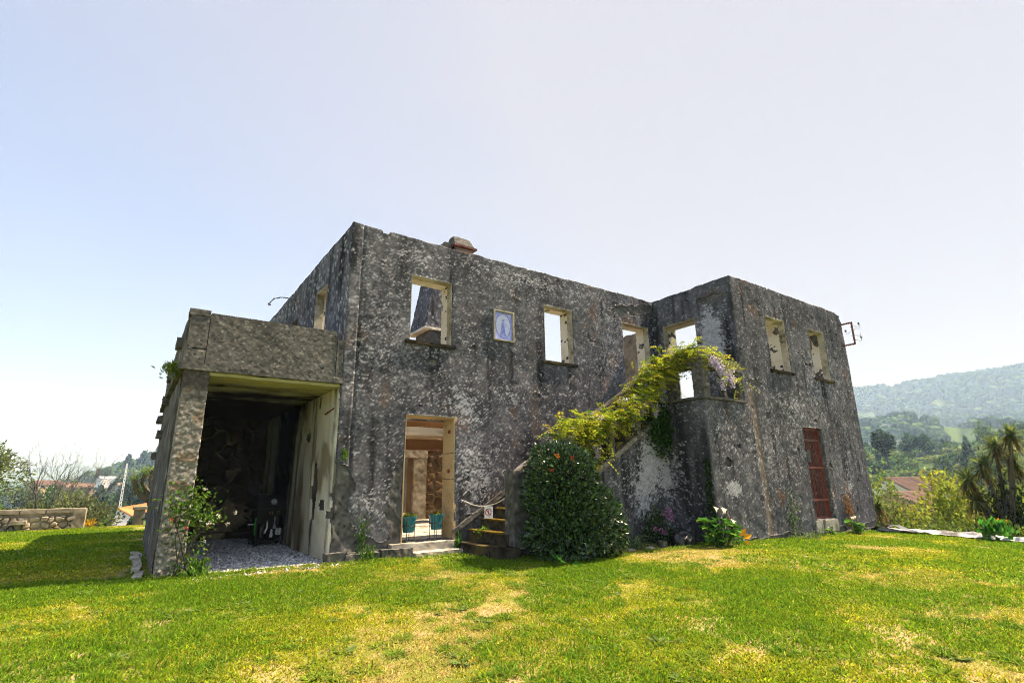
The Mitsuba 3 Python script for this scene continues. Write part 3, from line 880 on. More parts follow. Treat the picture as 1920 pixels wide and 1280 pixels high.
def land_mask(s, z):
    p = np.stack([s, 3 + 0 * s, z], -1)
    return ~(meshkit.fbm(p * 2.4, 3, 83) > .80)


add('plaster', plate(grid_lines(D_ - .028, -1.40, .021, []), grid_lines(.05, 3.29, .021, []), land_mask, lambda s, n, z: np.stack([7.11 - n, s, z], -1), amp=.015, seed=14), 'stucco', LD, smooth=True, label='black stained plaster on the shaded side of the landing')
add('sill', cat([rbox(7.03, L_ + .03, D_ - .08, D_ + .16, 3.30, 3.355, .12, .007, 8, 211), rbox(7.03, 7.24, D_ + .165, -1.45, 3.30, 3.355, .12, .007, 8, 212)]), 'concrete', LD, smooth=40)
for k, (a, b, c, d) in enumerate(((7.09, 7.34, D_ - .02, D_ + .24), (7.90, 8.0, D_, D_ + .12), (8.50, 8.66, D_ - .01, D_ + .16), (7.10, 7.24, -1.76, -1.52))):
    add('baluster', rbox(a, b, c, d, 3.356, 4.01, .03, .012, 12, 213 + k), 'concrete', LD, smooth=40)
add('rail', rbox(7.07, L_ + .02, D_ - .05, D_ + .2, 4.012, 4.26, .03, .012, 12, 218), 'concrete', LD, smooth=40)
add('rail', rbox(7.07, 7.30, D_ + .205, -1.45, 4.012, 4.26, .03, .012, 12, 219), 'concrete', LD, smooth=40)

# ------- inside: floor slabs, inner wall, beams, chimney
FL = add('floor', bx(TH, R_ - .5, TH, 9.6, .2, .535), 'mortar', HOUSE, label='stone slab floor inside the shell')
g = np.random.default_rng(5)
y = TH + .02
while y < 5.5:
    dy = .75 + .4 * g.random()
    x = TH + .02 - .5 * g.random()
    while x < 6.4:
        dx = .9 + .7 * g.random()
        add('paving_slab', rbox(max(x, TH + .02), x + dx - .015, y, min(y + dy, 5.58) - .015, .50, .552 + .006 * g.random(), .3, .006, 4, int(g.integers(999))), 'pale_slab', FL, smooth=30)
        x += dx
    y += dy
iw = add('wall', wall_core(TH, 8.0, 5.6, 6.0, -.3, 3.0, [(3.1, 4.0, 5, 7, .5, 2.32)], 18, .3), 'mortar', HOUSE, smooth=35, label='brown rubble wall inside the shell seen through the doorway')
add('lintel', rbox(2.7, 4.45, 5.52, 5.62, 2.32, 2.66, .05, .012, 7, 230), 'wall_stone', iw, smooth=40)
add('jamb', rbox(4.0, 4.42, 5.53, 5.62, .55, 2.315, .05, .012, 7, 231), 'wall_stone', iw, smooth=40)
add('jamb', rbox(2.72, 3.1, 5.53, 5.62, .55, 2.315, .05, .02, 7, 232), 'brown_stone', iw, smooth=40)
rubble_stones(iw, 4.46, .55, 2.6, 2.4, .26, .016, lambda s, n, z: np.stack([s, 5.6 - n, z], -1), 'brown_stone', 240, .04)
add('beam', rbox(TH, 8.2, 3.9, 4.25, 2.86, 3.13, .25, .02, 4, 250), 'pale_slab', HOUSE, smooth=40, label='stone beam across the shell')
add('beam', rbox(TH, 8.2, 4.4, 4.65, 2.50, 2.78, .25, .02, 4, 251), 'wood', HOUSE, smooth=40, label='old brown timber beam across the shell')
add('beam', rbox(TH, 5.2, 3.0, 3.16, 2.98, 3.12, .25, .015, 4, 252), 'wood', HOUSE, smooth=40)
CH = add('chimney', rough(m3.Manifold.batch_hull([bx(3.47, 6.3, 3.9, 5.0, 5.93, 5.98), bx(3.76, 5.9, 4.05, 4.95, 7.6, 7.65)]), .05, .02, 6, 260), 'stucco', HOUSE, smooth=35, label='dark tapering kitchen chimney hood inside the shell')
add('breast', rbox(3.62, 6.2, 3.95, 4.9, 3.14, 5.90, .05, .03, 9, 261), 'concrete', CH, smooth=40)
add('edge_band', rbox(3.42, 6.32, 3.86, 5.02, 5.88, 5.95, .06, .012, 6, 262), 'cream', CH, smooth=40)
add('stack', rbox(4.45, 5.05, 3.98, 4.6, 7.6, 8.74, .06, .02, 7, 263), 'old_tile', CH, smooth=40)
add('cap_slab', rbox(4.36, 5.18, 3.9, 4.68, 8.74, 8.80, .12, .01, 6, 264), 'rusty_iron', CH, smooth=40)
add('cap', rough(m3.Manifold.batch_hull([bx(4.40, 5.10, 3.94, 4.64, 8.80, 8.83), bx(4.46, 5.02, 4.16, 4.40, 9.12, 9.16)]), .04, .02, 8, 265), 'concrete', CH, smooth=40)
add('pot', rbox(4.12, 4.36, 4.1, 4.5, 8.3, 8.86, .1, .02, 6, 266), 'concrete', CH, smooth=40)

# ------------------------------------------------------------------ things by the house
# gravel floor of the porch with its edging
add('gravel_bed', bx(-2.2, -.03, -.04, 5.6, .1, .335), 'gravel_stone', label='pale grey gravel bed on the porch floor', kind='structure')


def pebbles(x0, x1, y0, y1, z, n, seed, r=(.012, .026)):
    g = np.random.default_rng(seed)
    base = trimesh.creation.icosahedron()
    bv, bf = np.array(base.vertices), np.array(base.faces)
    s = g.uniform(*r, size=(n, 1, 1))
    w = bv[None] * s * g.uniform(.6, 1.2, size=(n, 1, 3)) * (1 + .3 * g.normal(size=(n, len(bv), 1)).clip(-1, 1))
    a = g.uniform(0, 6.28, n)
    R = np.zeros((n, 3, 3))
    R[:, 0, 0] = R[:, 1, 1] = np.cos(a)
    R[:, 0, 1], R[:, 1, 0], R[:, 2, 2] = -np.sin(a), np.sin(a), 1
    P = np.stack([g.uniform(x0, x1, n), y0 + (y1 - y0) * g.random(n) ** 1.5, z + g.uniform(-.004, .014, n)], 1)
    v = np.einsum('nij,nkj->nki', R, w) + P[:, None]
    c = np.repeat(np.clip(np.array([.40, .415, .46]) * np.exp(.38 * g.normal(size=(n, 1))), .05, .8), len(bv), 0)
    return (v.reshape(-1, 3), (bf[None] + np.arange(n)[:, None, None] * len(bv)).reshape(-1, 3)), c


m, c = joinc([pebbles(-2.18, -.05, -.02, 5.5, .338, 9000, 3), pebbles(-2.0, .3, -.5, -.03, .345, 160, 4)])
add('gravel', m, 'tinted', color=c, label='loose grey gravel covering the porch floor', kind='stuff', cat='gravel')
add('edging_board', rbox(-2.05, -.1, -.085, -.055, .2, .365, .1, .008, 5, 301), 'tan_stone', label='thin pale edging board along the front of the gravel', cat='edging')
for k in range(5):
    add('edging_slab', rotz(rbox(-.055, .055, -.30, .30, 0, .07, .06, .012, 7, 305 + k), 3 * k - 5, (-2.60 - .02 * (k % 2), .35 + .75 * k, .33)), 'pale_slab', label='pale kerb slab lying along the shaded side of the porch', cat='slab', group='kerb slabs beside the porch wall')

# tile panel
tp = thing('tile_panel', 'blue and white painted tile panel of a robed figure in a stone frame', 'tile panel')
for x0, x1, z0, z1 in ((3.205, 3.235, 4.61, 5.315), (3.725, 3.755, 4.61, 5.315), (3.236, 3.724, 5.285, 5.314), (3.236, 3.724, 4.611, 4.64)):
    add('frame', rbox(x0, x1, -.075, .0, z0, z1, .04, .005, 12, 310), 'frame_stone', tp, smooth=40)
for x0, x1, z0, z1 in ((3.18, 3.204, 4.585, 5.34), (3.756, 3.78, 4.585, 5.34), (3.205, 3.755, 5.316, 5.34), (3.205, 3.755, 4.585, 4.609)):
    add('frame', rbox(x0, x1, -.045, .0, z0, z1, .06, .004, 12, 311), 'concrete', tp, smooth=40)
nx, nz = 3, 4
for i in range(nx):
    for j in range(nz):
        x0, x1 = 3.237 + .486 * i / nx, 3.237 + .486 * (i + 1) / nx - .0025
        z0, z1 = 4.642 + .641 * j / nz, 4.642 + .641 * (j + 1) / nz - .0025
        m = bx(x0, x1, -.022, -.004, z0, z1).refine_to_length(.0075)
        add('tile', m, 'azulejo', tp, smooth=40)

# gas barbecue
bq = thing('gas_barbecue', 'black gas barbecue with closed domed lid standing on the porch gravel', 'barbecue')
BQ = lambda m: rotz(m, 4, (-.33, 3.45, .345))
add('cart', BQ(cat([bx(a, a + .035, b, b + .035, 0.04, .62) for a in (-.29, .255) for b in (-.22, .19)] + [bx(-.29, .29, -.22, .225, .10, .13), bx(-.285, .285, .20, .22, .13, .6), bx(-.29, -.27, -.18, .19, .13, .6)])), 'black_plastic', bq)
add('wheel', BQ(rotz(tube([(0, -.02, 0), (0, .02, 0)], .075, 20), 90, (.30, .2, .075))), 'black_plastic', bq)
add('foot', BQ(bx(-.30, -.25, -.225, -.175, -.005, .04)), 'black_plastic', bq)
add('firebox', BQ(m3.Manifold.batch_hull([bx(-.30, .30, -.23, .23, .74, .76), bx(-.27, .27, -.2, .2, .61, .63)])), 'black_enamel', bq)
add('control_panel', BQ(bx(-.30, .30, -.255, -.235, .61, .735)), 'black_enamel', bq)
for x in (-.02, .12):
    add('knob', BQ(rotz(tube([(0, 0, 0), (0, -.03, 0)], [.026, .02], 16), 0, (x, -.256, .67))), 'black_plastic', bq)
    add('knob_ring', BQ(tube([(x + .03 * math.cos(a), -.259, .67 + .03 * math.sin(a)) for a in np.linspace(0, 6.28, 20)], .004, 5)), 'tan_stone', bq)
pts = [(-.24, .77), (-.25, .82), (-.22, .93), (-.14, 1.0), (0, 1.03), (.14, 1.01), (.22, .93), (.245, .82), (.24, .77)]
lid = m3.Manifold.batch_hull([m3.Manifold.sphere(.02, 12).translate((s * x, y, z)) for y, z in pts for s, x in ((-1, .29 - .16 * max(0, (z - .9))), (1, .29 - .16 * max(0, (z - .9))))])
ld = add('lid', BQ(lid), 'black_enamel', bq, smooth=50)
add('lid_rim', BQ(bx(-.315, .315, -.272, -.25, .755, .775)), 'dark_metal', bq)
add('handle', BQ(cat([tube([(-.2, -.31, .82), (.2, -.31, .82)], .012, 10), tube([(-.18, -.31, .82), (-.18, -.25, .82)], .008, 8), tube([(.18, -.31, .82), (.18, -.25, .82)], .008, 8)])), 'black_plastic', ld)
ring = m3.CrossSection.circle(.052, 32)
for a in range(4):
    t = math.radians(45 + 90 * a)
    ring = ring - m3.CrossSection.circle(.017, 20).translate((.03 * math.cos(t), .03 * math.sin(t)))
v, f = arr(ring.extrude(.006))
ev = np.stack([v[:, 0] + .01, -.232 - v[:, 2] - .055 + .105 * (v[:, 1] + .052), v[:, 1] + .905], 1)
add('emblem', BQ((ev, f)), 'white_plastic', ld)
add('side_shelf', BQ(cat([bx(-.46, -.31, -.2, .2, .735, .755), bx(-.46, -.44, -.2, .2, .70, .735)])), 'dark_metal', bq)
add('shelf_bracket', BQ(bx(-.44, -.31, -.21, -.195, .45, .47)), 'steel', bq)
add('wire_rack', BQ(cat([tube([(x, -.2, .12), (x, -.2, .5)], .003, 5) for x in (.33, .37, .41)] + [tube([(.29, -.2, z), (.42, -.2, z)], .003, 5) for z in (.14, .48)])), 'steel', bq)
add('gas_hose', BQ(tube([(-.29, -.2, .58), (-.315, -.24, .5), (-.32, -.25, .36), (-.31, -.24, .24)], .016, 8)), 'green_paint', bq)
add('gas_bottle', BQ(lathe([(0, .13), (.10, .13), (.115, .16), (.115, .36), (.09, .42), (.03, .44), (.03, .48), (0, .48)], 20, (-.12, .03, 0))), 'black_enamel', bq, smooth=True)
add('data_plate', BQ(bx(.10, .20, -.262, -.257, .23, .36)), 'white_plastic', bq)
add('plate_print', BQ(cat([bx(.125, .175, -.266, -.2625, .25 + .026 * k, .262 + .026 * k) for k in range(4)])), 'black_print', bq)
sp = thing('grill_spatula', 'steel spatula hanging from the front of the barbecue', 'spatula')
add('handle', BQ(tube([(.015, -.29, .60), (.012, -.29, .36)], .008, 8)), 'black_plastic', sp)
add('blade', BQ(m3.Manifold.batch_hull([bx(-.002, .022, -.292, -.288, .33, .36), bx(-.025, .035, -.294, -.290, .19, .24)])), 'white_plastic', sp)
add('grill_tongs', BQ(cat([tube([(-.09, -.28, .52), (-.10, -.285, .36), (-.14, -.29, .27)], .006, 6), tube([(-.09, -.28, .52), (-.075, -.285, .38), (-.12, -.29, .27)], .006, 6)])), 'steel', label='thin steel tongs hanging on the barbecue beside the spatula', cat='tongs')
add('grill_brush', BQ(cat([tube([(.06, -.275, .60), (.06, -.28, .42)], .012, 8), bx(.035, .085, -.3, -.27, .36, .42)])), 'steel', label='metal grill brush hanging right of the spatula on the barbecue', cat='brush')

# teal flower pots on iron stands in the doorway
for k, (x, y, zt, lab) in enumerate(((1.42, .10, 1.0, 'left'), (1.985, .10, 1.02, 'right'))):
    side = ('beside the weathered left jamb', 'against the tan right jamb')[k]
    fp = thing('flower_pot', f'tapered teal glazed pot in the doorway {side}', 'flower pot', 'teal pots in the doorway')
    add('body', lathe([(0, zt - .275), (.098, zt - .275), (.103, zt - .25), (.137, zt - .035), (.15, zt - .03), (.152, zt), (.138, zt), (.132, zt - .04), (0, zt - .04)], 32, (x, y, 0)), 'teal_glaze', fp, smooth=30)
    add('soil', lathe([(0, zt - .02), (.130, zt - .025)], 20, (x, y, 0)), 'step_stone', fp)
    ps = thing('plant_stand', f'thin black iron stand with curled feet under the teal pot {side}', 'plant stand', 'iron stands of the teal pots')
    add('ring', tube([(x + .122 * math.cos(a), y + .122 * math.sin(a), zt - .16) for a in np.linspace(0, 6.283, 25)], .007, 6), 'dark_metal', ps)
    for a in (-130, -50, 60, 150):
        c_, s_ = math.cos(math.radians(a)), math.sin(math.radians(a))
        add('leg', tube([(x + r * c_, y + r * s_, z) for r, z in ((.130, zt - .02), (.130, zt - .16), (.118, zt - .30), (.122, .60), (.135, .575), (.155, .564), (.165, .575), (.158, .588))], .0065, 6), 'dark_metal', ps)

# warning rope and sign across the stair
rp = [(2.52 + t * .22, -.04 - t * 1.30, 1.24 + .16 * t - .62 * t * (1 - t) * (1.0)) for t in np.linspace(0, 1, 14)]
add('barrier_rope', tube(rp, .010, 6), 'rope', label='pale rope slung across the stair foot from wall to post', cat='rope')
mid_ = np.array(rp[7])
sg = thing('warning_sign', 'small white no entry sign with red ring hanging on the rope', 'sign')
SG = lambda m: rotz(m, -63, (mid_[0] - .012, mid_[1], mid_[2] - .012))
add('board', SG(bx(-.085, .085, -.004, .004, -.215, 0)), 'white_plastic', sg)
rg = m3.CrossSection.circle(.066, 40) - m3.CrossSection.circle(.053, 40)
rg = rg + m3.CrossSection.square((.118, .013), True).rotate(-45)
v, f = arr(rg.extrude(.002))
add('ring', SG((np.stack([v[:, 0], -.0065 - v[:, 2], v[:, 1] - .105], 1), f)), 'red_print', sg)
fig = m3.CrossSection.circle(.010, 16).translate((0, .030)) + m3.CrossSection.hull_points([(-.014, .018), (.014, .018), (.010, -.012), (-.010, -.012)]) + m3.CrossSection.hull_points([(-.010, -.01), (0, -.01), (-.004, -.04), (-.014, -.04)]) + m3.CrossSection.hull_points([(0, -.01), (.010, -.01), (.016, -.038), (.006, -.04)])
v, f = arr(fig.extrude(.001))
add('figure', SG((np.stack([v[:, 0], -.005 - v[:, 2], v[:, 1] - .105], 1), f)), 'black_print', sg)

# insulator bracket on the wing, bent pipe on the side wall
ib = thing('insulator_bracket', 'rusty iron bracket with wire hooks projecting from the top corner of the wing', 'bracket')
X0 = 14.33
add('arm', bx(X0 - .02, X0 + .02, -2.83, -2.44, 6.10, 6.14), 'rusty_iron', ib)
add('arm', bx(X0 - .02, X0 + .02, -2.83, -2.44, 5.44, 5.48), 'rusty_iron', ib)
up = bx(X0 - .02, X0 + .02, -2.872, -2.832, 5.44, 6.14)
for z in np.linspace(5.52, 6.06, 6):
    up = up - bx(X0 - .1, X0 + .1, -2.86, -2.845, z - .02, z + .02)
add('upright', up, 'rusty_iron', ib)
for k, z in enumerate((6.0, 5.86, 5.72, 5.58)):
    s = -1 if k != 1 else 1
    y0 = -2.852
    h = add('hook', tube([(X0, y0 + .05, z), (X0, y0 + s * .07, z - .01), (X0, y0 + s * .13, z - .06), (X0, y0 + s * .18, z - .06), (X0, y0 + s * .20, z), (X0, y0 + s * .19, z + .03)], .0055, 6), 'dark_metal', ib)
    if k != 2:
        add('insulator', lathe([(0, -.01), (.02, -.01), (.03, .015), (.016, .03), (.022, .05), (0, .06)], 12, (X0, y0 + s * .19, z + .02)), 'dark_glass', h, smooth=40)
add('wire_end', tube([(X0, -2.86, 5.88), (X0, -2.95, 5.90), (X0, -3.04, 5.89), (X0 - .03, -3.07, 6.0), (X0 - .05, -3.02, 6.06)], .005, 5), 'dark_metal', ib)
bp = thing('bent_pipe', 'thin bent metal pipe sticking out of the upper side wall', 'pipe')
add('tube', tube([(0, 4.35, 6.17), (-.12, 4.5, 6.27), (-.30, 4.75, 6.34), (-.45, 4.9, 6.32), (-.52, 4.98, 6.22)], .014, 8), 'dark_metal', bp)
add('lamp_cup', lathe([(.0, .03), (.03, .02), (.045, -.03), (.0, -.02)], 14, (-.53, 4.99, 6.19)), 'dark_metal', bp)
add('wall_rod', tube([(-.02, .30, 2.93), (-.06, .75, 2.86)], .016, 8), 'rusty_iron', label='short rusty rod stuck on the peeling porch wall', cat='rod')

# white sheet along the lawn's edge
u, w = np.meshgrid(np.linspace(0, 1, 260), np.linspace(0, 1, 30), indexing='ij')
y_ = -2.75 - 6.6 * u
pz = np.stack([14.2 + .7 * w, y_, 0 * w], -1)
x_ = 14.15 - .25 * u + .75 * (w - .5) + .14 * np.sin(9 * u) + .25 * (meshkit.fbm(pz * 1.6, 3, 5) - .5)
fold = np.abs(np.sin(w * 7 + 5 * meshkit.fbm(pz * np.array([.8, 1.1, 1]), 3, 4) + 3 * u))
z_ = lawn_h(np.minimum(x_, 14.4), y_) + .025 + .11 * np.maximum(0, fold - .45) * meshkit.fbm(pz * 2.1, 3, 8) * 1.8 + .03 * meshkit.fbm(pz * 7, 3, 9)
i, j = np.meshgrid(np.arange(259), np.arange(29), indexing='ij')
q = ((i * 30 + j)[..., None] + np.array([0, 30, 31, 1])).reshape(-1, 4)
v = np.stack([x_, y_, z_], -1).reshape(-1, 3)
dirt = smoothstep(.45, .7, fbm(v[:, 0] * 3, v[:, 1] * 3, 2, 4))
add('ground_sheet', (v, q), 'tinted', color=mix((.60, .60, .62), (.16, .15, .14), dirt), label='crumpled dirty white plastic sheet along the edge of the lawn', cat='plastic sheet', smooth=True)
a = np.linspace(0, 1, 30)
prof = np.stack([0 * a, -2.62 - .95 * a, .20 + .15 * np.sin(np.pi * a) ** .7 + .02 * np.sin(14 * a)], 1)
rows = [prof + np.array([13.7 + .42 * t + .05 * math.sin(7 * t), .0, -.03 * t]) for t in np.linspace(0, 1, 6)]
v = np.stack(rows, 1).reshape(-1, 3)
i, j = np.meshgrid(np.arange(29), np.arange(5), indexing='ij')
q = ((i * 6 + j)[..., None] + np.array([0, 6, 7, 1])).reshape(-1, 4)
add('black_sheet', (v, q), 'black_plastic', label='black plastic sheet arching up beside the corner of the wing', cat='plastic sheet', smooth=True)

# stones, little pot and plastic bag by the stair wall
for k, (x, y, r, lab) in enumerate(((4.95, -2.05, .10, 'pale flat stone left of the striped plant'), (5.38, -2.12, .12, 'pale stone in front of the striped plant'))):
    s = trimesh.creation.icosphere(2, r)
    add('stone', rough((np.array(s.vertices) * [1.1, .8, .65] + [x, y, .30], np.array(s.faces)), 1, .02, 9, 330 + k), 'pale_slab', label=lab, cat='stone', smooth=40)
add('small_pot', lathe([(0, .22), (.07, .22), (.095, .42), (.10, .43), (.085, .43), (.07, .30), (0, .30)], 24, (5.72, -2.15, .02)), 'concrete', label='small grey pot standing under the pink flowers', cat='pot', smooth=40)
g = np.random.default_rng(12)
s = trimesh.creation.icosphere(3, 1.0)
v = np.array(s.vertices)
ridge = np.abs(2 * meshkit.fbm(v * np.array([2.6, 2.6, 1.0]) + 3, 4, 4) - 1)
v = v * (1.05 - .9 * ridge)[:, None] * np.array([.30, .22, .26])
v[:, 2] = np.maximum(v[:, 2], -.12)
v = v + np.array([6.28, -2.2, .36])
add('plastic_bag', (v, np.array(s.faces)), 'black_plastic', label='creased black plastic bag leaning among the flowers', cat='bag', smooth=True)
for k in range(6):
    add('slate_piece', rotz(rbox(-.12, .12, -.07, .07, 0, .035, .08, .012, 8, 340 + k), 40 * k, (5.05 + .19 * k, -2.02 - .05 * (k % 3), .28 + .03 * (k % 2))), 'dark_metal', label='flat dark slate piece lying under the striped plant', cat='slate', group='slate pieces by the stair wall')

# ------------------------------------------------------------------ plants
def shell(n, c, r, g, lo=.72, lumps=.16, freq=2.2):
    """points and outward normals in the outer layer of a lumpy ellipsoid"""
    d = rand_dirs(n, g)
    k = 1 + lumps * 2 * (meshkit.fbm(d * freq + np.array(c), 3, 5) - .5)
    t = (lo + (1 - lo) * g.random(n) ** .6) * k
    return np.array(c) + d * np.array(r) * t[:, None], unit(d / np.array(r))


def foliage(P, N, L, W, col, g, spread=.8, sd=.25, other=None, mixp=.3, up=.25):
    n = len(P)
    D = unit(N + spread * rand_dirs(n, g) + np.array([0, 0, up]))
    return leaves(P, D, unit(N + .7 * rand_dirs(n, g)), L * g.uniform(.65, 1.25, n), W * g.uniform(.7, 1.2, n), vary(col, n, sd, g, other, mixp))


# camellia bush
g = np.random.default_rng(21)
cb = thing('camellia_bush', 'tall clipped glossy dark green camellia bush at the stair foot', 'bush')
parts = []
for c, r, n in (((3.32, -2.05, 1.45), (.68, .64, .82), 6500), ((3.62, -2.15, .95), (.80, .66, .68), 5200), ((3.3, -2.05, .7), (.66, .62, .55), 2600), ((4.02, -2.15, .75), (.50, .50, .52), 1800)):
    P, N = shell(n, c, r, g, .70, .28, 3.4)
    k = P[:, 2] > .26
    parts.append(foliage(P[k], N[k], .085, .046, (.022, .055, .014), g, .75, .4, (.07, .13, .022), .4))
m, c = joinc(parts)
add('foliage', m, 'gloss_leaf', cb, color=c)
add('trunk', cat([tube([(3.4 + .1 * k, -2.1, .1), (3.3 + .2 * k, -2.1 + .1 * k, .7), (3.2 + .3 * k, -2.05, 1.5)], [.05, .04, .015], 7) for k in (-1, 0, 1, 2)]), 'bark', cb)
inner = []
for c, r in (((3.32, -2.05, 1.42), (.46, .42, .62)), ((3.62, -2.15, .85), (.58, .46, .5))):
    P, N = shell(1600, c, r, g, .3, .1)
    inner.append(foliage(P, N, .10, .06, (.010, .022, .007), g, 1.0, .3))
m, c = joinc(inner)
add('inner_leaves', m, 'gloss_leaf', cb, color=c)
for k, (x, y, z) in enumerate(((2.8, -2.55, 2.0), (2.72, -2.5, 1.75), (3.05, -2.66, 1.95))):
    P, N = shell(10, (x, y, z), (.025, .025, .025), g, .4, 0)
    m, c = foliage(P, N, .034, .03, (.30, .03, .03) if k % 3 else (.40, .13, .03), g, .5, .2)
    add('blossom', m, 'petal', cb, color=c)
P = np.array([[2.75, -2.55, .38], [2.85, -2.65, .3], [2.68, -2.5, .5]])
m, c = leaves(P, np.array([[-.5, -.8, .4], [.4, -.8, .1], [-.2, -.9, -.2]]), np.array([[0, -.7, .7]] * 3), .28, .24, vary((.04, .14, .02), 3, .1, g))
k = thing('broad_leaf_plant', 'few broad pale green leaves at the foot of the camellia bush', 'plant')
for i in range(3):
    add('leaf', (m[0][4 * i:4 * i + 4], np.array([[0, 1, 2], [0, 2, 3]])), 'leaf', k, color=c[4 * i:4 * i + 4])

# wisteria along the stair rail
g = np.random.default_rng(22)
wi = thing('wisteria_vine', 'bright yellow green wisteria with lilac flowers climbing the stair balustrade', 'vine')
path = np.array([(3.55, -1.62, 2.42), (4.1, -1.66, 2.58), (4.7, -1.66, 2.70), (5.2, -1.66, 2.86), (5.8, -1.64, 3.24), (6.3, -1.60, 3.70), (6.8, -1.62, 4.14), (7.1, -1.9, 4.28), (7.15, -2.3, 4.33)])
stem = np.repeat(path, 3, 0)[1:-1] + .04 * g.normal(size=(25, 3))
st_ = add('stem', cat([tube(path + np.array([0, .05, -.1]) + .03 * g.normal(size=path.shape), .022, 6), tube(path + np.array([0, .1, -.16]) + .05 * g.normal(size=path.shape), .014, 6)]), 'bark', wi)


def pinnate(P, D, g, n_pair=5, L=.070, W=.034, span=.25):
    """compound leaves: pairs of leaflets along an arching stalk"""
    out = []
    S = unit(np.cross(D, [0, 0, 1.0]) + .2 * g.normal(size=D.shape))
    for k in range(n_pair):
        t = (k + 1) / n_pair
        q = P + D * span * t - np.array([0, 0, 1]) * .35 * span * t * t
        for s in (-1, 1):
            out.append((q, unit(s * S + .5 * D - np.array([0, 0, .35])), L * (1 - .25 * abs(t - .5))))
    Q = np.vstack([o[0] for o in out])
    E_ = np.vstack([o[1] for o in out])
    n = len(P)
    col = np.vstack([vary((.40, .42, .034), n, .25, g, (.08, .17, .018), .5)] * (2 * n_pair))
    return leaves(Q, E_, unit(np.array([0, -.3, 1.0]) + .5 * g.normal(size=Q.shape)), np.concatenate([np.full(n, o[2]) for o in out]), W, col)


seg = np.linspace(0, len(path) - 1, 60)
cen = np.stack([np.interp(seg, np.arange(len(path)), path[:, k]) for k in range(3)], 1)
wgt = np.interp(cen[:, 0], [3.4, 4.1, 4.7, 5.1, 5.6, 6.2, 6.8, 7.2], [.7, 1.1, .7, .9, .6, 1.2, 1.4, .7])
P = np.repeat(cen, np.maximum(1, (27 * wgt).astype(int)), 0)
P = P + g.normal(size=P.shape) * np.array([.12, .11, .12])
D = unit(g.normal(size=P.shape) * np.array([.8, .8, .5]) + np.array([0, -.5, .25]))
extra = np.array([(6.45, -1.62, 3.75), (6.7, -1.65, 3.95), (5.4, -1.6, 2.95), (4.2, -1.7, 2.35), (4.45, -1.7, 2.15), (6.2, -1.6, 3.4)])
Pe = np.repeat(extra, 44, 0) + g.normal(size=(44 * len(extra), 3)) * .16
De = unit(g.normal(size=Pe.shape) * .7 + np.array([0, -.5, .1]))
m, c = joinc([pinnate(P, D, g), pinnate(Pe, De, g)])
add('foliage', m, 'leaf', wi, color=c)


def raceme(p, L, g):
    n = 110
    t = g.random(n)
    P = np.array(p) + np.stack([.06 * (1 - .75 * t) * g.normal(size=n), .06 * (1 - .7 * t) * g.normal(size=n), -L * t], 1)
    return leaves(P, rand_dirs(n, g), rand_dirs(n, g), .04, .036, vary((.56, .50, .74), n, .15, g, (.82, .78, .86), .6))


for p in ((3.62, -1.75, 2.50), (3.70, -1.8, 2.42), (4.62, -1.75, 2.85), (4.95, -1.75, 2.75), (5.35, -1.72, 3.25), (5.75, -1.72, 3.35), (5.9, -1.74, 3.15), (6.1, -1.7, 3.65), (6.4, -1.7, 3.2), (4.4, -1.85, 2.25), (5.6, -1.7, 2.95), (7.0, -1.75, 4.15)):
    m, c = raceme(p, .22 + .1 * g.random(), g)
    add('blossoms', m, 'petal', wi, color=c)
# spray of the same creeper hanging over the landing corner
wl = thing('wisteria_spray', 'wisteria spray with lilac racemes hanging over the landing rail corner', 'vine')
wpath = np.array([(7.2, -2.45, 4.34), (7.45, -2.6, 4.30), (7.75, -2.62, 4.1), (8.0, -2.6, 3.9), (8.25, -2.62, 3.75)])
add('stem', tube(wpath, .012, 6), 'bark', wl)
P = np.vstack([np.repeat(np.array([(7.25, -2.55, 4.36), (7.5, -2.6, 4.30), (7.72, -2.62, 4.15)]), 16, 0), np.repeat(np.array([(7.85, -2.62, 3.95), (7.55, -2.66, 3.85), (8.2, -2.64, 3.72)]), 7, 0)])
P = P + g.normal(size=P.shape) * np.array([.11, .07, .08])
m, c = pinnate(P, unit(g.normal(size=P.shape) * .7 + np.array([.2, -.4, .1])), g, 4)
add('foliage', m, 'leaf', wl, color=c)
for p in ((7.32, -2.62, 4.25), (7.45, -2.66, 4.22), (7.52, -2.65, 4.05), (7.62, -2.66, 4.12), (7.72, -2.66, 3.98), (7.88, -2.66, 4.02), (7.5, -2.68, 3.75), (7.95, -2.66, 3.85)):
    m, c = raceme(p, .26, g)
    add('blossoms', m, 'petal', wl, color=c)

# dark creeper under the landing, ivy strip on its corner
g = np.random.default_rng(23)
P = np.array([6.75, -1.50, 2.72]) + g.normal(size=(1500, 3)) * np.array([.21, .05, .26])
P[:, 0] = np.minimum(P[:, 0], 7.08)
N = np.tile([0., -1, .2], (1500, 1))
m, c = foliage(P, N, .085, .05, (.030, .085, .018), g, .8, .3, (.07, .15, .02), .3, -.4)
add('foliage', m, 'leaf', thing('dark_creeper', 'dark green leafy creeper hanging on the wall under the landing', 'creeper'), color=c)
t = g.random(700)
P = np.stack([7.06 + .03 * g.normal(size=700), -2.46 + .12 * np.abs(g.normal(size=700)) * (1 - .5 * t), .55 + 1.45 * t], 1)
m, c = foliage(P, np.tile([-1., -.4, .2], (700, 1)), .05, .04, (.035, .075, .018), g, .6, .3)
add('foliage', m, 'leaf', thing('ivy_strip', 'thin strip of ivy growing up the corner of the landing', 'ivy'), color=c)

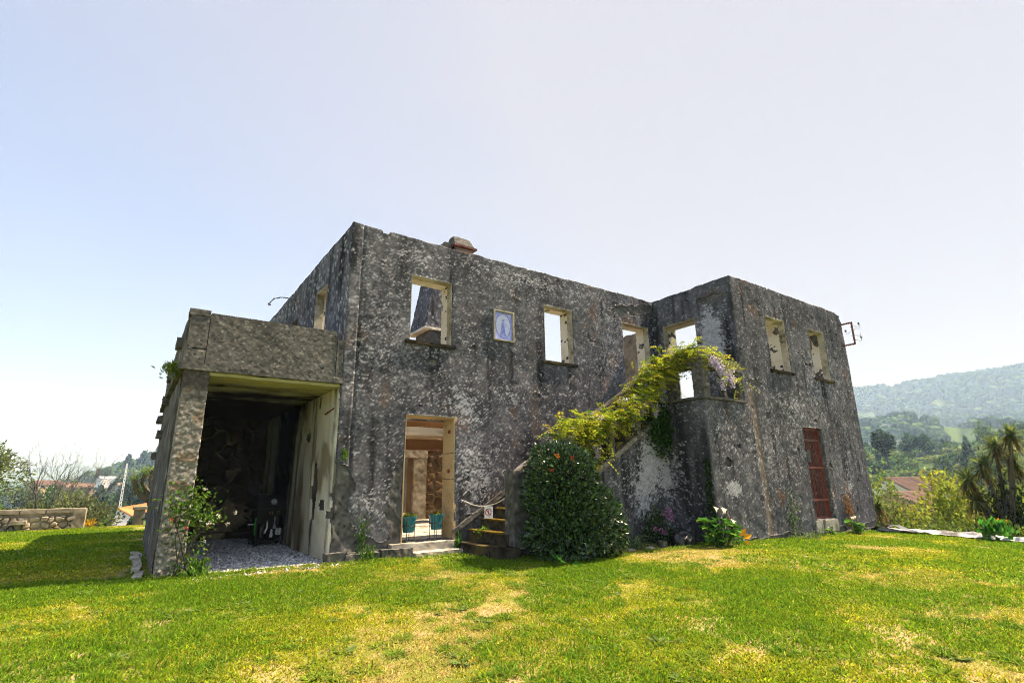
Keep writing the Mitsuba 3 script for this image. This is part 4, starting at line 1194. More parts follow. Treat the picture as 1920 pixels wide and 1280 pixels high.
# climbing rose on the porch pillar
g = np.random.default_rng(24)
ro = thing('climbing_rose', 'straggly climbing rose with small white buds against the porch pillar', 'rose')
canes = []
for k in range(7):
    p0 = np.array([-2.02 - .1 * (k % 3), -.08, .3])
    tip = np.array([-2.35 + .13 * k, -.22 - .1 * g.random(), 1.05 + .55 * g.random()])
    canes.append(tube([p0, (p0 + tip) / 2 + np.array([-.08 * (k % 2), -.05, .05]), tip], [.009, .007, .003], 5))
canes.append(tube([(-2.46, -.06, .3), (-2.50, -.1, .75), (-2.52, -.06, 1.1)], .008, 5))
add('cane', cat(canes), 'bark', ro)
P = np.vstack([np.array([-2.15, -.2, 1.28]) + g.normal(size=(520, 3)) * np.array([.16, .08, .15]), np.array([-1.88, -.24, 1.12]) + g.normal(size=(150, 3)) * np.array([.10, .07, .06]),
    np.array([-2.05, -.12, .8]) + g.normal(size=(130, 3)) * np.array([.10, .06, .26]), np.array([-2.05, -.12, .42]) + g.normal(size=(110, 3)) * np.array([.1, .08, .07])])
m, c = foliage(P, unit(g.normal(size=P.shape) + [0, -1.2, .6]), .06, .038, (.08, .16, .025), g, .6, .35, (.16, .22, .04), .35)
add('foliage', m, 'leaf', ro, color=c)
for k in range(18):
    P = np.array([-2.1, -.3, 1.22]) + g.normal(size=(1, 3)) * np.array([.19, .05, .14]) if k < 11 else np.array([-1.86, -.3, 1.08]) + g.normal(size=(1, 3)) * np.array([.08, .04, .05])
    Q, N = shell(8, P[0], (.014, .014, .014), g, .3, 0)
    m, c = foliage(Q, N, .026, .022, (.7, .68, .6) if k % 5 else (.5, .06, .03), g, .5, .1)
    add('bud', m, 'petal', ro, color=c)


def clump(name, label, catg, c, r, n, L, W, col, other=None, group=None, up=.6, mat_='leaf', seed=0):
    g = np.random.default_rng(seed)
    P = np.array(c) + g.normal(size=(n, 3)) * np.array(r) * .5
    P[:, 2] = np.maximum(P[:, 2], c[2] - r[2])
    N = unit(P - (np.array(c) - np.array([0, 0, r[2]])) + 1e-6)
    m, cc = foliage(P, N, L, W, col, g, .6, .28, other, .35, up)
    k = thing(name, label, catg, group)
    add('foliage', m, mat_, k, color=cc)
    return k


clump('parapet_fern', 'small fern growing from the outer edge of the porch slab', 'fern', (-2.60, .28, 3.34), (.11, .12, .13), 190, .075, .028, (.10, .17, .025), (.22, .24, .04), seed=31)
clump('wall_weed', 'leafy weed at the wall foot left of the doorway', 'weed', (.45, -.16, .62), (.10, .07, .36), 150, .075, .032, (.05, .12, .022), (.12, .2, .04), seed=32)
clump('wall_weed', 'tuft of weeds on the lawn below the leafy wall weed', 'weed', (.52, -.34, .45), (.10, .07, .12), 90, .07, .03, (.07, .17, .02), (.16, .24, .04), seed=33)
clump('wall_weed', 'green weed at the foot of the right door jamb', 'weed', (2.27, -.24, .47), (.07, .06, .16), 80, .09, .03, (.05, .13, .02), seed=34)
clump('wall_weed', 'light green weed sprouting on the lowest stair tread', 'weed', (2.62, -.55, .66), (.13, .08, .09), 70, .06, .038, (.12, .24, .03), seed=35)
clump('wall_weed', 'small green tuft high in the quoin crack', 'weed', (.10, -.06, 2.06), (.05, .05, .12), 110, .045, .025, (.10, .2, .02), seed=36)
clump('wall_weed', 'pale blue green weed climbing the wing left of the gate', 'weed', (9.85, -2.62, .62), (.22, .1, .62), 300, .06, .03, (.07, .11, .055), (.18, .24, .12), seed=37)
clump('wall_weed', 'low grey green weed spreading before the gate wall', 'weed', (10.0, -2.85, .30), (.5, .16, .09), 260, .06, .03, (.09, .14, .06), (.2, .26, .14), seed=38)
clump('pillar_weed', 'bright green weed at the foot of the porch pillar', 'weed', (-1.92, -.22, .42), (.14, .1, .16), 130, .09, .035, (.10, .22, .025), (.2, .3, .05), seed=39)
clump('ground_cover', 'low leafy ground cover at the corner of the landing', 'plant', (7.35, -2.72, .42), (.18, .12, .26), 330, .045, .034, (.05, .14, .02), (.12, .24, .04), seed=40)
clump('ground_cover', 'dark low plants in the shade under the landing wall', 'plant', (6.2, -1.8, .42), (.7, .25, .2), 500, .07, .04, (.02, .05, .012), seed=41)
k = clump('pink_flower_bush', 'shady bush with small pink flowers by the stair wall', 'flower bush', (5.95, -1.78, .68), (.34, .18, .40), 700, .06, .028, (.035, .07, .018), (.09, .13, .03), seed=42)
g = np.random.default_rng(43)
for p in ((6.2, -1.98, 1.0), (6.28, -1.98, .92), (6.15, -2.0, .86), (6.25, -2.0, .82), (5.9, -2.0, .62), (5.98, -2.02, .58), (5.75, -2.0, .66), (6.05, -1.98, .95)):
    Q, N = shell(30, p, (.045, .04, .045), g, .4, 0)
    m, c = foliage(Q, N, .03, .022, (.48, .16, .42), g, .6, .2, (.6, .35, .55), .4)
    add('blossoms', m, 'petal', k, color=c)

# striped strap plant
g = np.random.default_rng(44)
n = 90
P = np.tile([5.2, -1.85, .32], (n, 1)) + .06 * g.normal(size=(n, 3)) * [1, 1, .3]
D = unit(g.normal(size=(n, 3)) * [.75, .6, 0] + [0, -.15, 1.0])
m, c = straps(P, D, g.uniform(.45, .85, n), .024, vary((.10, .17, .06), n, .3, g, (.34, .40, .22), .5), g.uniform(.35, .8, n), 5, g)
add('foliage', m, 'leaf', thing('striped_plant', 'strappy striped green plant against the stair wall', 'plant'), color=c)


def calla(label, c, n_leaf, n_fl, size, seed, fl=None):
    g = np.random.default_rng(seed)
    k = thing('calla_lily', label, 'calla lily')
    ls, stems = [], []
    for i in range(n_leaf):
        a = g.uniform(0, 6.28)
        r, h = size * g.uniform(.15, .55), size * g.uniform(.25, .85)
        b = np.array([c[0] + r * math.cos(a), c[1] + .7 * r * math.sin(a), c[2] + h])
        stems.append(tube([(c[0] + .3 * r * math.cos(a), c[1] + .2 * r * math.sin(a), c[2] - .1), b], .007, 4))
        D = unit(np.array([math.cos(a), math.sin(a) - .2, .35 + .5 * g.random()]))
        S = unit(np.cross(D, [0, 0, 1.0]))
        L = size * g.uniform(.26, .40)
        tt = np.linspace(0, 1, 7)
        wd = .42 * L * np.sin(np.pi * np.clip(tt * .9 + .08, 0, 1)) ** .8
        mid = b + D * (tt[:, None] - .15) * L - np.array([0, 0, .5]) * L * (tt[:, None] ** 2)
        v = np.stack([mid - S * wd[:, None] + [0, 0, .02], mid - [0, 0, .015], mid + S * wd[:, None] + [0, 0, .02]], 1).reshape(-1, 3)
        ii, jj = np.meshgrid(np.arange(6), np.arange(2), indexing='ij')
        q = ((ii * 3 + jj)[..., None] + np.array([0, 3, 4, 1])).reshape(-1, 4)
        v, f = arr((v, q))
        ls.append(((v, f), np.tile(vary((.055, .15, .02), 1, .3, g, (.16, .30, .04), .4), (len(v), 1))))
    m, cc = joinc(ls)
    add('foliage', m, 'leaf', k, color=cc)
    sm = cat(stems)
    add('stem', sm, 'leaf', k, color=np.tile([.05, .13, .02], (len(sm[0]), 1)))
    for i in range(n_fl):
        a = g.uniform(0, 6.28)
        p = np.array(fl[i]) if fl else np.array([c[0] + .25 * size * math.cos(a), c[1] + .2 * size * math.sin(a), c[2] + size * g.uniform(.85, 1.05)])
        w = lathe([(.006, -.10), (.016, -.06), (.026, -.02), (.045, .02), (.07, .035)], 16)
        v, f = w
        v = v * (size / .62) * .72
        ang = np.arctan2(v[:, 1], v[:, 0])
        v[:, 2] += .022 * np.cos(ang - 2.2) * (np.hypot(v[:, 0], v[:, 1]) / .05)
        h = add('flower', (v + p, f), 'petal', k, color=np.tile([.80, .78, .70], (len(v), 1)))
        add('spadix', tube([p + [0, 0, -.04], p + [.003, -.003, .018]], .005, 6), 'tinted', h, color=np.tile([.7, .45, .05], (14, 1)))
        s = tube([(c[0], c[1], c[2] - .1), (p + np.array([c[0], c[1], c[2]])) / 2 + [0, 0, .05], p - [0, 0, .1]], .009, 5)
        add('flower_stem', s, 'leaf', k, color=np.tile([.06, .16, .02], (len(s[0]), 1)))
    return k


k = calla('large calla lily clump with white flowers at the landing corner', (6.72, -2.72, .28), 46, 4, .66, 51, [(6.62, -2.80, 1.03), (6.80, -2.84, 1.0), (7.0, -2.9, .78), (6.9, -2.8, 1.0)])
P = np.array([[7.12, -2.98, .46], [7.0, -3.0, .36], [7.2, -2.95, .42], [7.05, -2.95, .5]])
m, c = leaves(P, unit(np.array([[.7, -.4, .3], [-.3, -.6, -.6], [.6, -.3, -.5], [.3, -.5, .6]])), np.tile([0., -.8, .6], (4, 1)), .22, .12, vary((.45, .24, .02), 4, .2, np.random.default_rng(3)))
for i in range(4):
    add('yellow_leaf', (m[0][4 * i:4 * i + 4], np.array([[0, 1, 2], [0, 2, 3]])), 'petal', k, color=c[4 * i:4 * i + 4])
calla('small calla lily with three white flowers right of the gate', (12.45, -2.82, .17), 22, 3, .44, 52)
calla('tiny calla lily with one white flower under the gate sill', (11.2, -2.75, .2), 7, 1, .26, 53)
clump('rust_ivy', 'dry rusty creeper stems on the wall right of the gate', 'creeper', (12.9, -2.52, .75), (.30, .02, .5), 260, .06, .02, (.22, .10, .03), (.4, .22, .05), up=.2, seed=54)
clump('sheet_plant', 'small bright green plant growing through the white sheet', 'plant', (13.75, -5.25, .33), (.22, .22, .18), 130, .17, .12, (.05, .17, .02), (.12, .28, .03), seed=55)

# grass growing in the two teal pots
for k_, (x, y, z, lab) in enumerate(((1.42, .10, .99, 'spiky green grass growing in the left teal pot'), (1.985, .10, 1.01, 'pale yellow green grass growing in the right teal pot'))):
    g = np.random.default_rng(140 + k_)
    n = 150
    P = np.tile([x, y, z], (n, 1)) + g.normal(size=(n, 3)) * [.05, .05, .005]
    m, c = straps(P, unit(g.normal(size=(n, 3)) * [.7, .7, 0] + [0, 0, .9]), g.uniform(.10, .24, n), .010, vary((.09, .13, .02) if k_ == 0 else (.20, .20, .04), n, .3, g), .5, 3, g)
    add('foliage', m, 'leaf', thing('pot_grass', lab, 'potted grass'), color=c)

# ------------------------------------------------------------------ far things
def polar(az, r, up=None):
    x, y = OX + r * math.sin(math.radians(az)), OY + r * math.cos(math.radians(az))
    return x, y, float(land_h(np.array([x]), np.array([y]))[0]) if up is None else up


def crown(c, r, n, L, W, col, g, other=None, clumps=14, mixp=.35, thick=.5, sd=.25):
    """leaf clusters spread through the crown's volume, with gaps between them"""
    c, r = np.array(c), np.array(r)
    d = rand_dirs(clumps, g)
    cc = d * (g.random((clumps, 1)) ** .4) * .78
    k = g.integers(clumps, size=n)
    rad = g.uniform(.22, .48, clumps)[k][:, None]
    o = rand_dirs(n, g) * rad * (thick + (1 - thick) * g.random((n, 1)))
    P = c + (cc[k] + o) * r
    N = unit((cc[k] * .6 + o) / r + 1e-6)
    return foliage(P, N, L, W, vary(col, clumps, .22, g, other, mixp)[k].mean(0) * 0 + np.asarray(col), g, .9, sd, other, mixp)


def tree(name, label, catg, x, y, z, h, r, col, seed, other=None, n=2200, L=.2, W=.11, trunk=.15, base=.28, clumps=16, group=None, squash=1.0):
    g = np.random.default_rng(seed)
    k = thing(name, label, catg, group)
    zc = z + h * (base + 1) / 2
    rz = h * (1 - base) / 2 * squash
    tips = [np.array([x, y, zc]) + rand_dirs(1, g)[0] * np.array([r, r, rz]) * .6 for _ in range(5)]
    limbs = [tube([(x, y, z - .6), (x + .04 * r, y, z + h * base * .7), (x, y, zc)], [trunk, trunk * .8, trunk * .35], 8)]
    limbs += [tube([(x, y, z + h * base * .8), (np.array([x, y, z + h * base]) + t) / 2 + [0, 0, .1 * h], t], [trunk * .45, trunk * .3, trunk * .1], 6) for t in tips]
    add('trunk', cat(limbs), 'bark', k)
    m, c = crown((x, y, zc), (r, r, rz), n, L, W, col, g, other, clumps)
    add('crown', m, 'leaf', k, color=c)
    return k


YG, MG, DG, OL, SV = (.20, .25, .03), (.065, .12, .025), (.022, .045, .014), (.11, .13, .06), (.20, .22, .17)
# ------- north: low wall, trees and hamlet beyond the left lawn
lw = thing('garden_wall', 'low dry stone garden wall with flat coping at the far left lawn edge', 'wall')
WX0, WX1, WY = -13.0, -3.95, 13.75
add('core', rough(bx(WX0, WX1, WY, WY + .4, -.2, .80), .2, .03, 4, 401), 'wall_stone', lw, smooth=40)
rubble_stones(lw, -9.5, .22, 5.5, .50, .16, .006, lambda s, n, z: np.stack([s, WY - n, z], -1), 'wall_stone', 402, .07, most=170)
for k, x in enumerate(np.arange(WX0, WX1 - .3, .62)):
    add('coping_stone', rbox(x, min(x + .60, WX1 - .02), WY - .07, WY + .47, .80, .93, .12, .012, 6, 403 + k), 'wall_stone', lw, smooth=40)
add('end_post', rbox(-4.25, WX1 + .02, WY - .1, WY + .5, -.2, .90, .1, .015, 6, 440), 'wall_stone', lw, smooth=40)
sb = rbox(-5.75, -5.35, WY - .3, WY + .0, .50, .60, .08, .012, 6, 441)
add('jutting_stone', sb, 'wall_stone', lw, smooth=40)

tree('olive_tree', 'large grey green leafy tree behind the garden wall at the left edge', 'tree', -8.0, 18.5, -.6, 4.6, 2.3, (.10, .135, .05), 61, (.22, .26, .06), n=8500, L=.15, W=.06, trunk=.2, base=.18, clumps=34)
tree('bright_shrub', 'bright green shrub at the foot of the grey leafy tree', 'shrub', -6.9, 16.4, -.7, 2.0, .9, (.13, .22, .03), 62, YG, n=2200, L=.12, W=.07, trunk=.05, base=.1)


def branching(p, d, L, r, depth, g, segs, spread=.32):
    q = p + d * L
    mid = (p + q) / 2 + .05 * L * g.normal(size=3)
    segs.append((depth, tube([p, mid, q], [r, r * .85, r * .68], 5 if depth > 2 else 4, cap=False)))
    if depth == 0:
        return
    for _ in range(3):
        e = unit(d + spread * g.normal(size=3) + np.array([0, 0, .16]))
        branching(p + (q - p) * g.uniform(.5, 1.0), e, L * g.uniform(.62, .86), r * .56, depth - 1, g, segs, spread)


def bare_tree(label, x, y, z, seed, h=1.15, stems=4, lean=.55, depth=4, group=None):
    g = np.random.default_rng(seed)
    k = thing('bare_tree', label, 'tree', group)
    segs = []
    for i in range(stems):
        d = unit(np.array([lean * (i - (stems - 1) / 2) / stems * 1.6 + .1 * g.normal(), .25 * g.normal(), 1.0]))
        branching(np.array([x + .12 * i, y + .05 * g.normal(), z]), d, h * g.uniform(1.0, 1.3), .048, depth, g, segs)
    add('trunk', cat([s for d, s in segs if d >= depth - 1]), 'concrete', k)
    add('branch', cat([s for d, s in segs if d < depth - 1]), 'concrete', k, kind='stuff')
    return k


bare_tree('bare leafless tree with fanning branches behind the garden wall', -5.35, 20.0, -.9, 65, 1.45, 3, .35, 5)
for k, (az_, r_, h_, rad_, c_, o_, lab) in enumerate(((-2.7, 27.5, 2.6, 1.2, OL, (.18, .2, .08), 'round olive green shrub right of the bare tree'), (-1.75, 42, 2.6, 1.0, (.10, .125, .05), OL, 'dusty green tree left of the white hut'),
        (-3.85, 29, 2.5, 1.1, (.15, .2, .035), YG, 'yellow green shrub under the bare tree'), (-4.9, 31, 2.6, 1.2, (.12, .14, .06), OL, 'grey brown thicket behind the bare tree trunk'), (-6.0, 33, 2.5, 1.3, (.09, .12, .04), MG, 'green bush between the leafy tree and the bare tree'))):
    x, y, z = polar(az_, r_, -1.0)
    tree('garden_shrub', lab, 'shrub', x, y, z - .4, h_, rad_, c_, 70 + k, o_, n=2400, L=.15, W=.085, trunk=.07, base=.08, clumps=18, group=None)
for k, (az_, r_, w_, c_, lab) in enumerate(((-2.5, 30, .42, (.05, .10, .015), 'dark clipped hedge bush right of the garden wall'), (-1.9, 30.5, .40, (.17, .24, .02), 'bright yellow green hedge bush in the hedge gap'), (-1.25, 31, .20, (.07, .14, .02), 'small green hedge bush nearest the white hut'))):
    x, y, z = polar(az_, r_, -.55)
    tree('hedge_bush', lab, 'hedge', x, y, z, .74, w_, c_, 80 + k, None, n=1600, L=.08, W=.05, trunk=.04, base=.02, clumps=16)
x, y, z = polar(-2.35, 27, .1)
clump('yellow_flower_bush', 'small orange yellow flowering bush at the end of the garden wall', 'flower bush', (x, y, .16), (.2, .2, .22), 250, .09, .07, (.55, .33, .02), (.3, .3, .03), mat_='petal', seed=84)
for k, (az_, r_, rad_, lab) in enumerate(((-6.3, 120, 2.6, 'grey green tree hiding the wall of the orange roofed house'), (-5.2, 125, 2.4, 'round olive tree before the orange roofed house'), (-4.4, 130, 2.6, 'olive tree before the pink roofed house'), (-3.6, 118, 2.0, 'green tree before the small orange roof'), (-2.9, 122, 2.2, 'grey tree right of the small orange roof'))):
    x, y, _ = polar(az_, r_)
    tree('valley_tree', lab, 'tree', x, y, -6.0, 6.0 + 2.3 - r_ * .0035, rad_ + 1.0, (OL, MG, OL, YG, OL)[k], 470 + k, MG, n=1500, L=.55, W=.34, trunk=.2, base=.1, clumps=18)
# wire fence
fx0, fy0, _ = polar(-2.45, 62)
wf = thing('wire_fence', 'green mesh fence on pale posts behind the hedge', 'fence')
for k in range(3):
    add('post', bx(fx0 + .75 * k - .04, fx0 + .75 * k + .04, fy0 - .04, fy0 + .04, -3.2, -1.02), 'tan_stone', wf)
add('mesh', cat([bx(fx0, fx0 + 1.5, fy0 - .004, fy0 + .004, z, z + .016) for z in np.arange(-1.85, -1.05, .08)] + [bx(x, x + .016, fy0 - .004, fy0 + .004, -1.85, -1.05) for x in np.arange(fx0, fx0 + 1.5, .08)]), 'green_paint', wf)
add('base_wall', bx(fx0 - .5, fx0 + 1.6, fy0 - .1, fy0 + .1, -3.2, -1.88), 'concrete', wf)


def house(name, label, x, y, z, w, d, h, rot, wall, roof, seed, pitch=.35, windows=3, group=None, over=.2):
    k = thing(name, label, 'house', group)
    Rm = lambda m: rotz(m, rot, (x, y, z))
    hr = pitch * d / 2
    gable = m3.CrossSection.hull_points([(-d / 2, -3.0), (d / 2, -3.0), (d / 2, h), (0, h + hr), (-d / 2, h)]).extrude(w)
    v, f = arr(gable)
    add('wall', Rm((np.stack([v[:, 2] - w / 2, v[:, 0], v[:, 1]], 1), f)), wall, k)
    e = d / 2 + over
    zr = h - over * pitch
    rf = m3.CrossSection.hull_points([(-e, zr), (0, h + hr), (0, h + hr + .14), (-e, zr + .14)]) + m3.CrossSection.hull_points([(e, zr), (0, h + hr), (0, h + hr + .14), (e, zr + .14)])
    v, f = arr(rf.translate((0, .01)).extrude(w + 2 * over))
    add('roof', rough(m3.Manifold(m3.Mesh(np.asarray(Rm((np.stack([v[:, 2] - w / 2 - over, v[:, 0], v[:, 1]], 1), f))[0], np.float32), np.asarray(f, np.uint32))), .4, .01, 3) if w < 8 else Rm((np.stack([v[:, 2] - w / 2 - over, v[:, 0], v[:, 1]], 1), f)), roof, k)
    if d < 8 and w < 8:
        rows_ = []
        for i in range(int((w + 2 * over) / .22)):
            cx = -w / 2 - over + .22 * (i + .5)
            for s in (-1, 1):
                rows_.append(tube([(cx, s * e, zr + .16), (cx, s * .03, h + hr + .155)], .075, 6))
        add('roof_tiles', Rm(cat(rows_ + [tube([(-w / 2 - over, 0, h + hr + .17), (w / 2 + over, 0, h + hr + .17)], .10, 6)])), roof, k, kind='stuff')
    for i in range(windows):
        cx = -w / 2 + w * (i + .5) / windows
        wn = add('window', Rm(bx(cx - .4, cx + .4, -d / 2 - .04, -d / 2 + .02, h * .45, h * .45 + .9)), 'dark_glass', k)
        add('frame', Rm(cat([bx(cx - .47, cx - .401, -d / 2 - .06, -d / 2 + .02, h * .45 - .06, h * .45 + .96), bx(cx + .401, cx + .47, -d / 2 - .06, -d / 2 + .02, h * .45 - .06, h * .45 + .96)])), 'white_paint', wn)
    return k


# white hut with orange roof
ht = thing('white_hut', 'small white washed hut with orange tiled roof and one dark window', 'hut')
HB = -3.75
v, f = prism([(-4.28, HB - 2), (-2.40, HB - 2), (-2.13, -2.42), (-3.72, -1.40), (-3.86, -1.9)], 85.0, 88.5)
add('wall', (v, f), 'white_paint', ht)
rv = np.array([(-3.80, 84.8, -1.36), (-2.02, 84.8, -2.44), (-.1, 92, -2.2), (-.3, 92, -1.0)], float)
add('roof', (np.vstack([rv, rv + [0, 0, .12]]), np.array([[0, 1, 2, 3], [4, 7, 6, 5], [0, 4, 5, 1], [1, 5, 6, 2], [2, 6, 7, 3], [3, 7, 4, 0]])), 'roof_tile', ht)
wn = add('window', bx(-3.05, -2.72, 84.96, 85.1, -2.62, -2.28), 'dark_glass', ht)
add('frame', cat([bx(-3.10, -3.051, 84.93, 85.0, -2.66, -2.24), bx(-2.719, -2.67, 84.93, 85.0, -2.66, -2.24), bx(-3.05, -2.72, 84.93, 85.0, -2.28, -2.24)]), 'white_paint', ht)
add('meter_box', bx(-4.05, -3.78, 84.85, 85.0, -3.1, -2.7), 'rusty_iron', ht)
add('hut_path', bx(-4.9, -2.3, 82.5, 85.0, HB - .5, HB + .06), 'pale_slab', label='pale path before the white hut', kind='structure')
x, y, z = polar(.75, 60, -2.2)
tree('hut_shrub', 'dark green shrub beside the right corner of the white hut', 'shrub', x, y, z - .8, 2.1, .5, (.05, .09, .02), 86, MG, n=1500, L=.16, W=.1, trunk=.06, base=.08)
gp = thing('gate_pier', 'weathered stone pier with flat cap behind the lawn near the porch', 'pier')
add('shaft', rbox(-2.55, -2.15, 19.6, 20.0, -.5, .62, .1, .02, 6, 450), 'wall_stone', gp, smooth=40)
add('cap', rbox(-2.62, -2.05, 19.5, 20.1, .62, .74, .1, .012, 6, 451), 'wall_stone', gp, smooth=40)
g = np.random.default_rng(88)
pk = thing('pollard_tree', 'pollarded tree with thick mossy stub branches beside the porch', 'tree')
add('trunk', tube([(-1.95, 16, -.4), (-2.0, 16, .7), (-2.1, 16, 1.1)], [.20, .17, .15], 9), 'bark', pk)
for q in ([(-2.08, 16, 1.0), (-2.4, 16, 1.2), (-2.66, 16, 1.45), (-2.74, 16.05, 1.88)], [(-2.1, 16, 1.05), (-2.35, 16.1, 1.5), (-2.48, 16.1, 1.75), (-2.42, 16.1, 2.08)], [(-2.05, 16, 1.05), (-2.12, 15.9, 1.5), (-2.25, 15.9, 1.85), (-2.18, 15.9, 2.2)], [(-2.0, 16, 1.0), (-1.7, 16.1, 1.5), (-1.5, 16.1, 2.1)]):
    add('branch', rough(tube(q, [.12, .09, .08, .09][:len(q)], 8), 1, .03, 8, 5), 'bark', pk)
P = np.vstack([np.array(p) + .10 * g.normal(size=(160, 3)) for p in ((-2.74, 16.05, 1.9), (-2.42, 16.1, 2.1), (-2.2, 15.9, 2.2), (-2.55, 16, 1.5))])
m, c = foliage(P, rand_dirs(len(P), g), .07, .04, (.13, .2, .03), g, .9, .3)
add('foliage', m, 'leaf', pk, color=c)
# lattice mast
ms = thing('lattice_mast', 'thin white lattice mast rising beyond the hut roof', 'mast')
mx, my, _ = polar(-.42, 100)
ml = []
for a in range(3):
    ca, sa = .22 * math.cos(a * 2.094), .22 * math.sin(a * 2.094)
    ml.append(tube([(mx + ca, my + sa, -4), (mx + .4 * ca, my + .4 * sa, 4.9)], .035, 5))
for zz_ in np.arange(-2, 4.6, .5):
    for a in range(3):
        t0, t1 = (1 - .06 * (zz_ + 4)), (1 - .06 * (zz_ + 4.5))
        ml.append(tube([(mx + .22 * t0 * math.cos(a * 2.094), my + .22 * t0 * math.sin(a * 2.094), zz_), (mx + .22 * t1 * math.cos(a * 2.094 + 2.094), my + .22 * t1 * math.sin(a * 2.094 + 2.094), zz_ + .5)], .02, 4))
add('frame', cat(ml), 'white_paint', ms)
add('antenna', tube([(mx, my, 4.8), (mx + .05, my, 5.9)], .03, 5), 'dark_metal', ms)
# hamlet houses
for k, (az_, r_, w_, d_, h_, rot, wl_, rf_, lab) in enumerate(((-1.5, 430, 11, 8, 6.0, 25, 'white_paint', 'white_paint', 'white house high on the wooded slope beyond the hut'), (-1.68, 330, 12, 8, 3.4, 10, 'cream', 'roof_tile', 'orange roofed house below the white hillside house'),
        (-1.95, 250, 11, 7, 2.8, -8, 'tan_stone', 'old_tile', 'low brown roofed house in the valley left of the mast'), (.1, 300, 10, 7, 3.2, 12, 'tan_stone', 'old_tile', 'brown house on the slope right of the mast'),
        (-5.5, 170, 5, 5, 1.3, 30, 'tan_stone', 'old_tile', 'orange roofed house behind the bare tree'), (-4.3, 190, 6, 5, 1.2, -15, 'cream', 'old_tile', 'pink roofed house right of the bare tree trunk'), (-3.3, 150, 4.5, 4, 1.0, 5, 'tan_stone', 'old_tile', 'small orange roof behind the round shrubs'))):
    x, y, z = polar(az_, r_)
    if az_ < -2.5:
        z = 1.6 + r_ * math.tan(math.radians({-5.5: .2, -4.3: .05, -3.3: -.05}[az_])) - h_
    house('hillside_house' if k < 4 else 'village_house', lab, x, y, z, w_, d_, h_, rot, wl_, rf_, 500 + k)

# ------- east: plants on the bank beyond the white sheet, trees and the tiled house
def dracaena_head(p, g, n=80, L=.55, col=(.10, .14, .035), dry=50):
    P = np.tile(p, (n, 1)) + .03 * g.normal(size=(n, 3))
    D = unit(rand_dirs(n, g) + np.array([0, 0, .35]))
    a = straps(P, D, L * g.uniform(.7, 1.1, n), .05, vary(col, n, .3, g, (.26, .30, .08), .4), g.uniform(.1, .4, n), 4, g)
    P = np.tile(p, (dry, 1)) - np.array([0, 0, .08]) + .05 * g.normal(size=(dry, 3))
    D = unit(rand_dirs(dry, g) * [1, 1, .2] + np.array([0, 0, -.7]))
    b = straps(P, D, L * g.uniform(.6, 1.0, dry), .036, vary((.20, .13, .05), dry, .3, g, (.07, .06, .02), .6), .5, 4, g)
    return joinc([a, b])


def dracaena(label, base, heads, seed, trunk=.16, L=.55, n=80):
    g = np.random.default_rng(seed)
    k = thing('dracaena_palm', label, 'palm')
    b = np.array(base)
    for h in heads:
        h = np.array(h)
        mid = b + (h - b) * .55 + np.array([0, 0, .1])
        add('trunk', tube([b - [0, 0, .6], b + (h - b) * .25 * [.6, .6, 1], mid, h], [trunk * 1.2, trunk, trunk * .6, trunk * .4], 8), 'bark', k)
    for h in heads:
        m, c = dracaena_head(np.array(h), g, n, L)
        add('leaf_head', m, 'leaf', k, color=c)
    return k


bx_, by_ = 18.6, -4.6
dracaena('dark multi stemmed palm with spiky drooping heads on the right bank', (bx_ + .1, by_ + .25, -.7), [(18.6, -4.92, 2.75), (18.8, -4.45, 2.50), (18.5, -4.15, 1.90), (18.4, -3.72, 1.50), (18.9, -4.75, 1.95), (18.5, -3.75, .85)], 91, .10, .60, 130)
P = np.array([18.9, -4.4, .35]) + np.random.default_rng(92).normal(size=(2300, 3)) * np.array([.30, .28, .55])
g = np.random.default_rng(93)
m, c = foliage(P, rand_dirs(len(P), g), .16, .05, (.018, .030, .010), g, .9, .35, (.05, .08, .02), .25)
add('foliage', m, 'leaf', thing('palm_creeper', 'dark leafy creeper smothering the stems of the big palm', 'creeper'), color=c)
dracaena('slender single stemmed palm right of the dark palm', (18.9, -5.5, -.7), [(19.0, -5.45, 1.72)], 94, .07, .66, 120)
dracaena('small pale spiky palm by the corner of the house', (19.8, -.55, -1.2), [(19.8, -.55, .55)], 95, .05, .5, 90)
dracaena('small yellowish spiky palm beside the house corner', (19.0, -.2, -1.2), [(19.0, -.2, .8), (19.1, -.05, .55)], 96, .05, .42, 60)
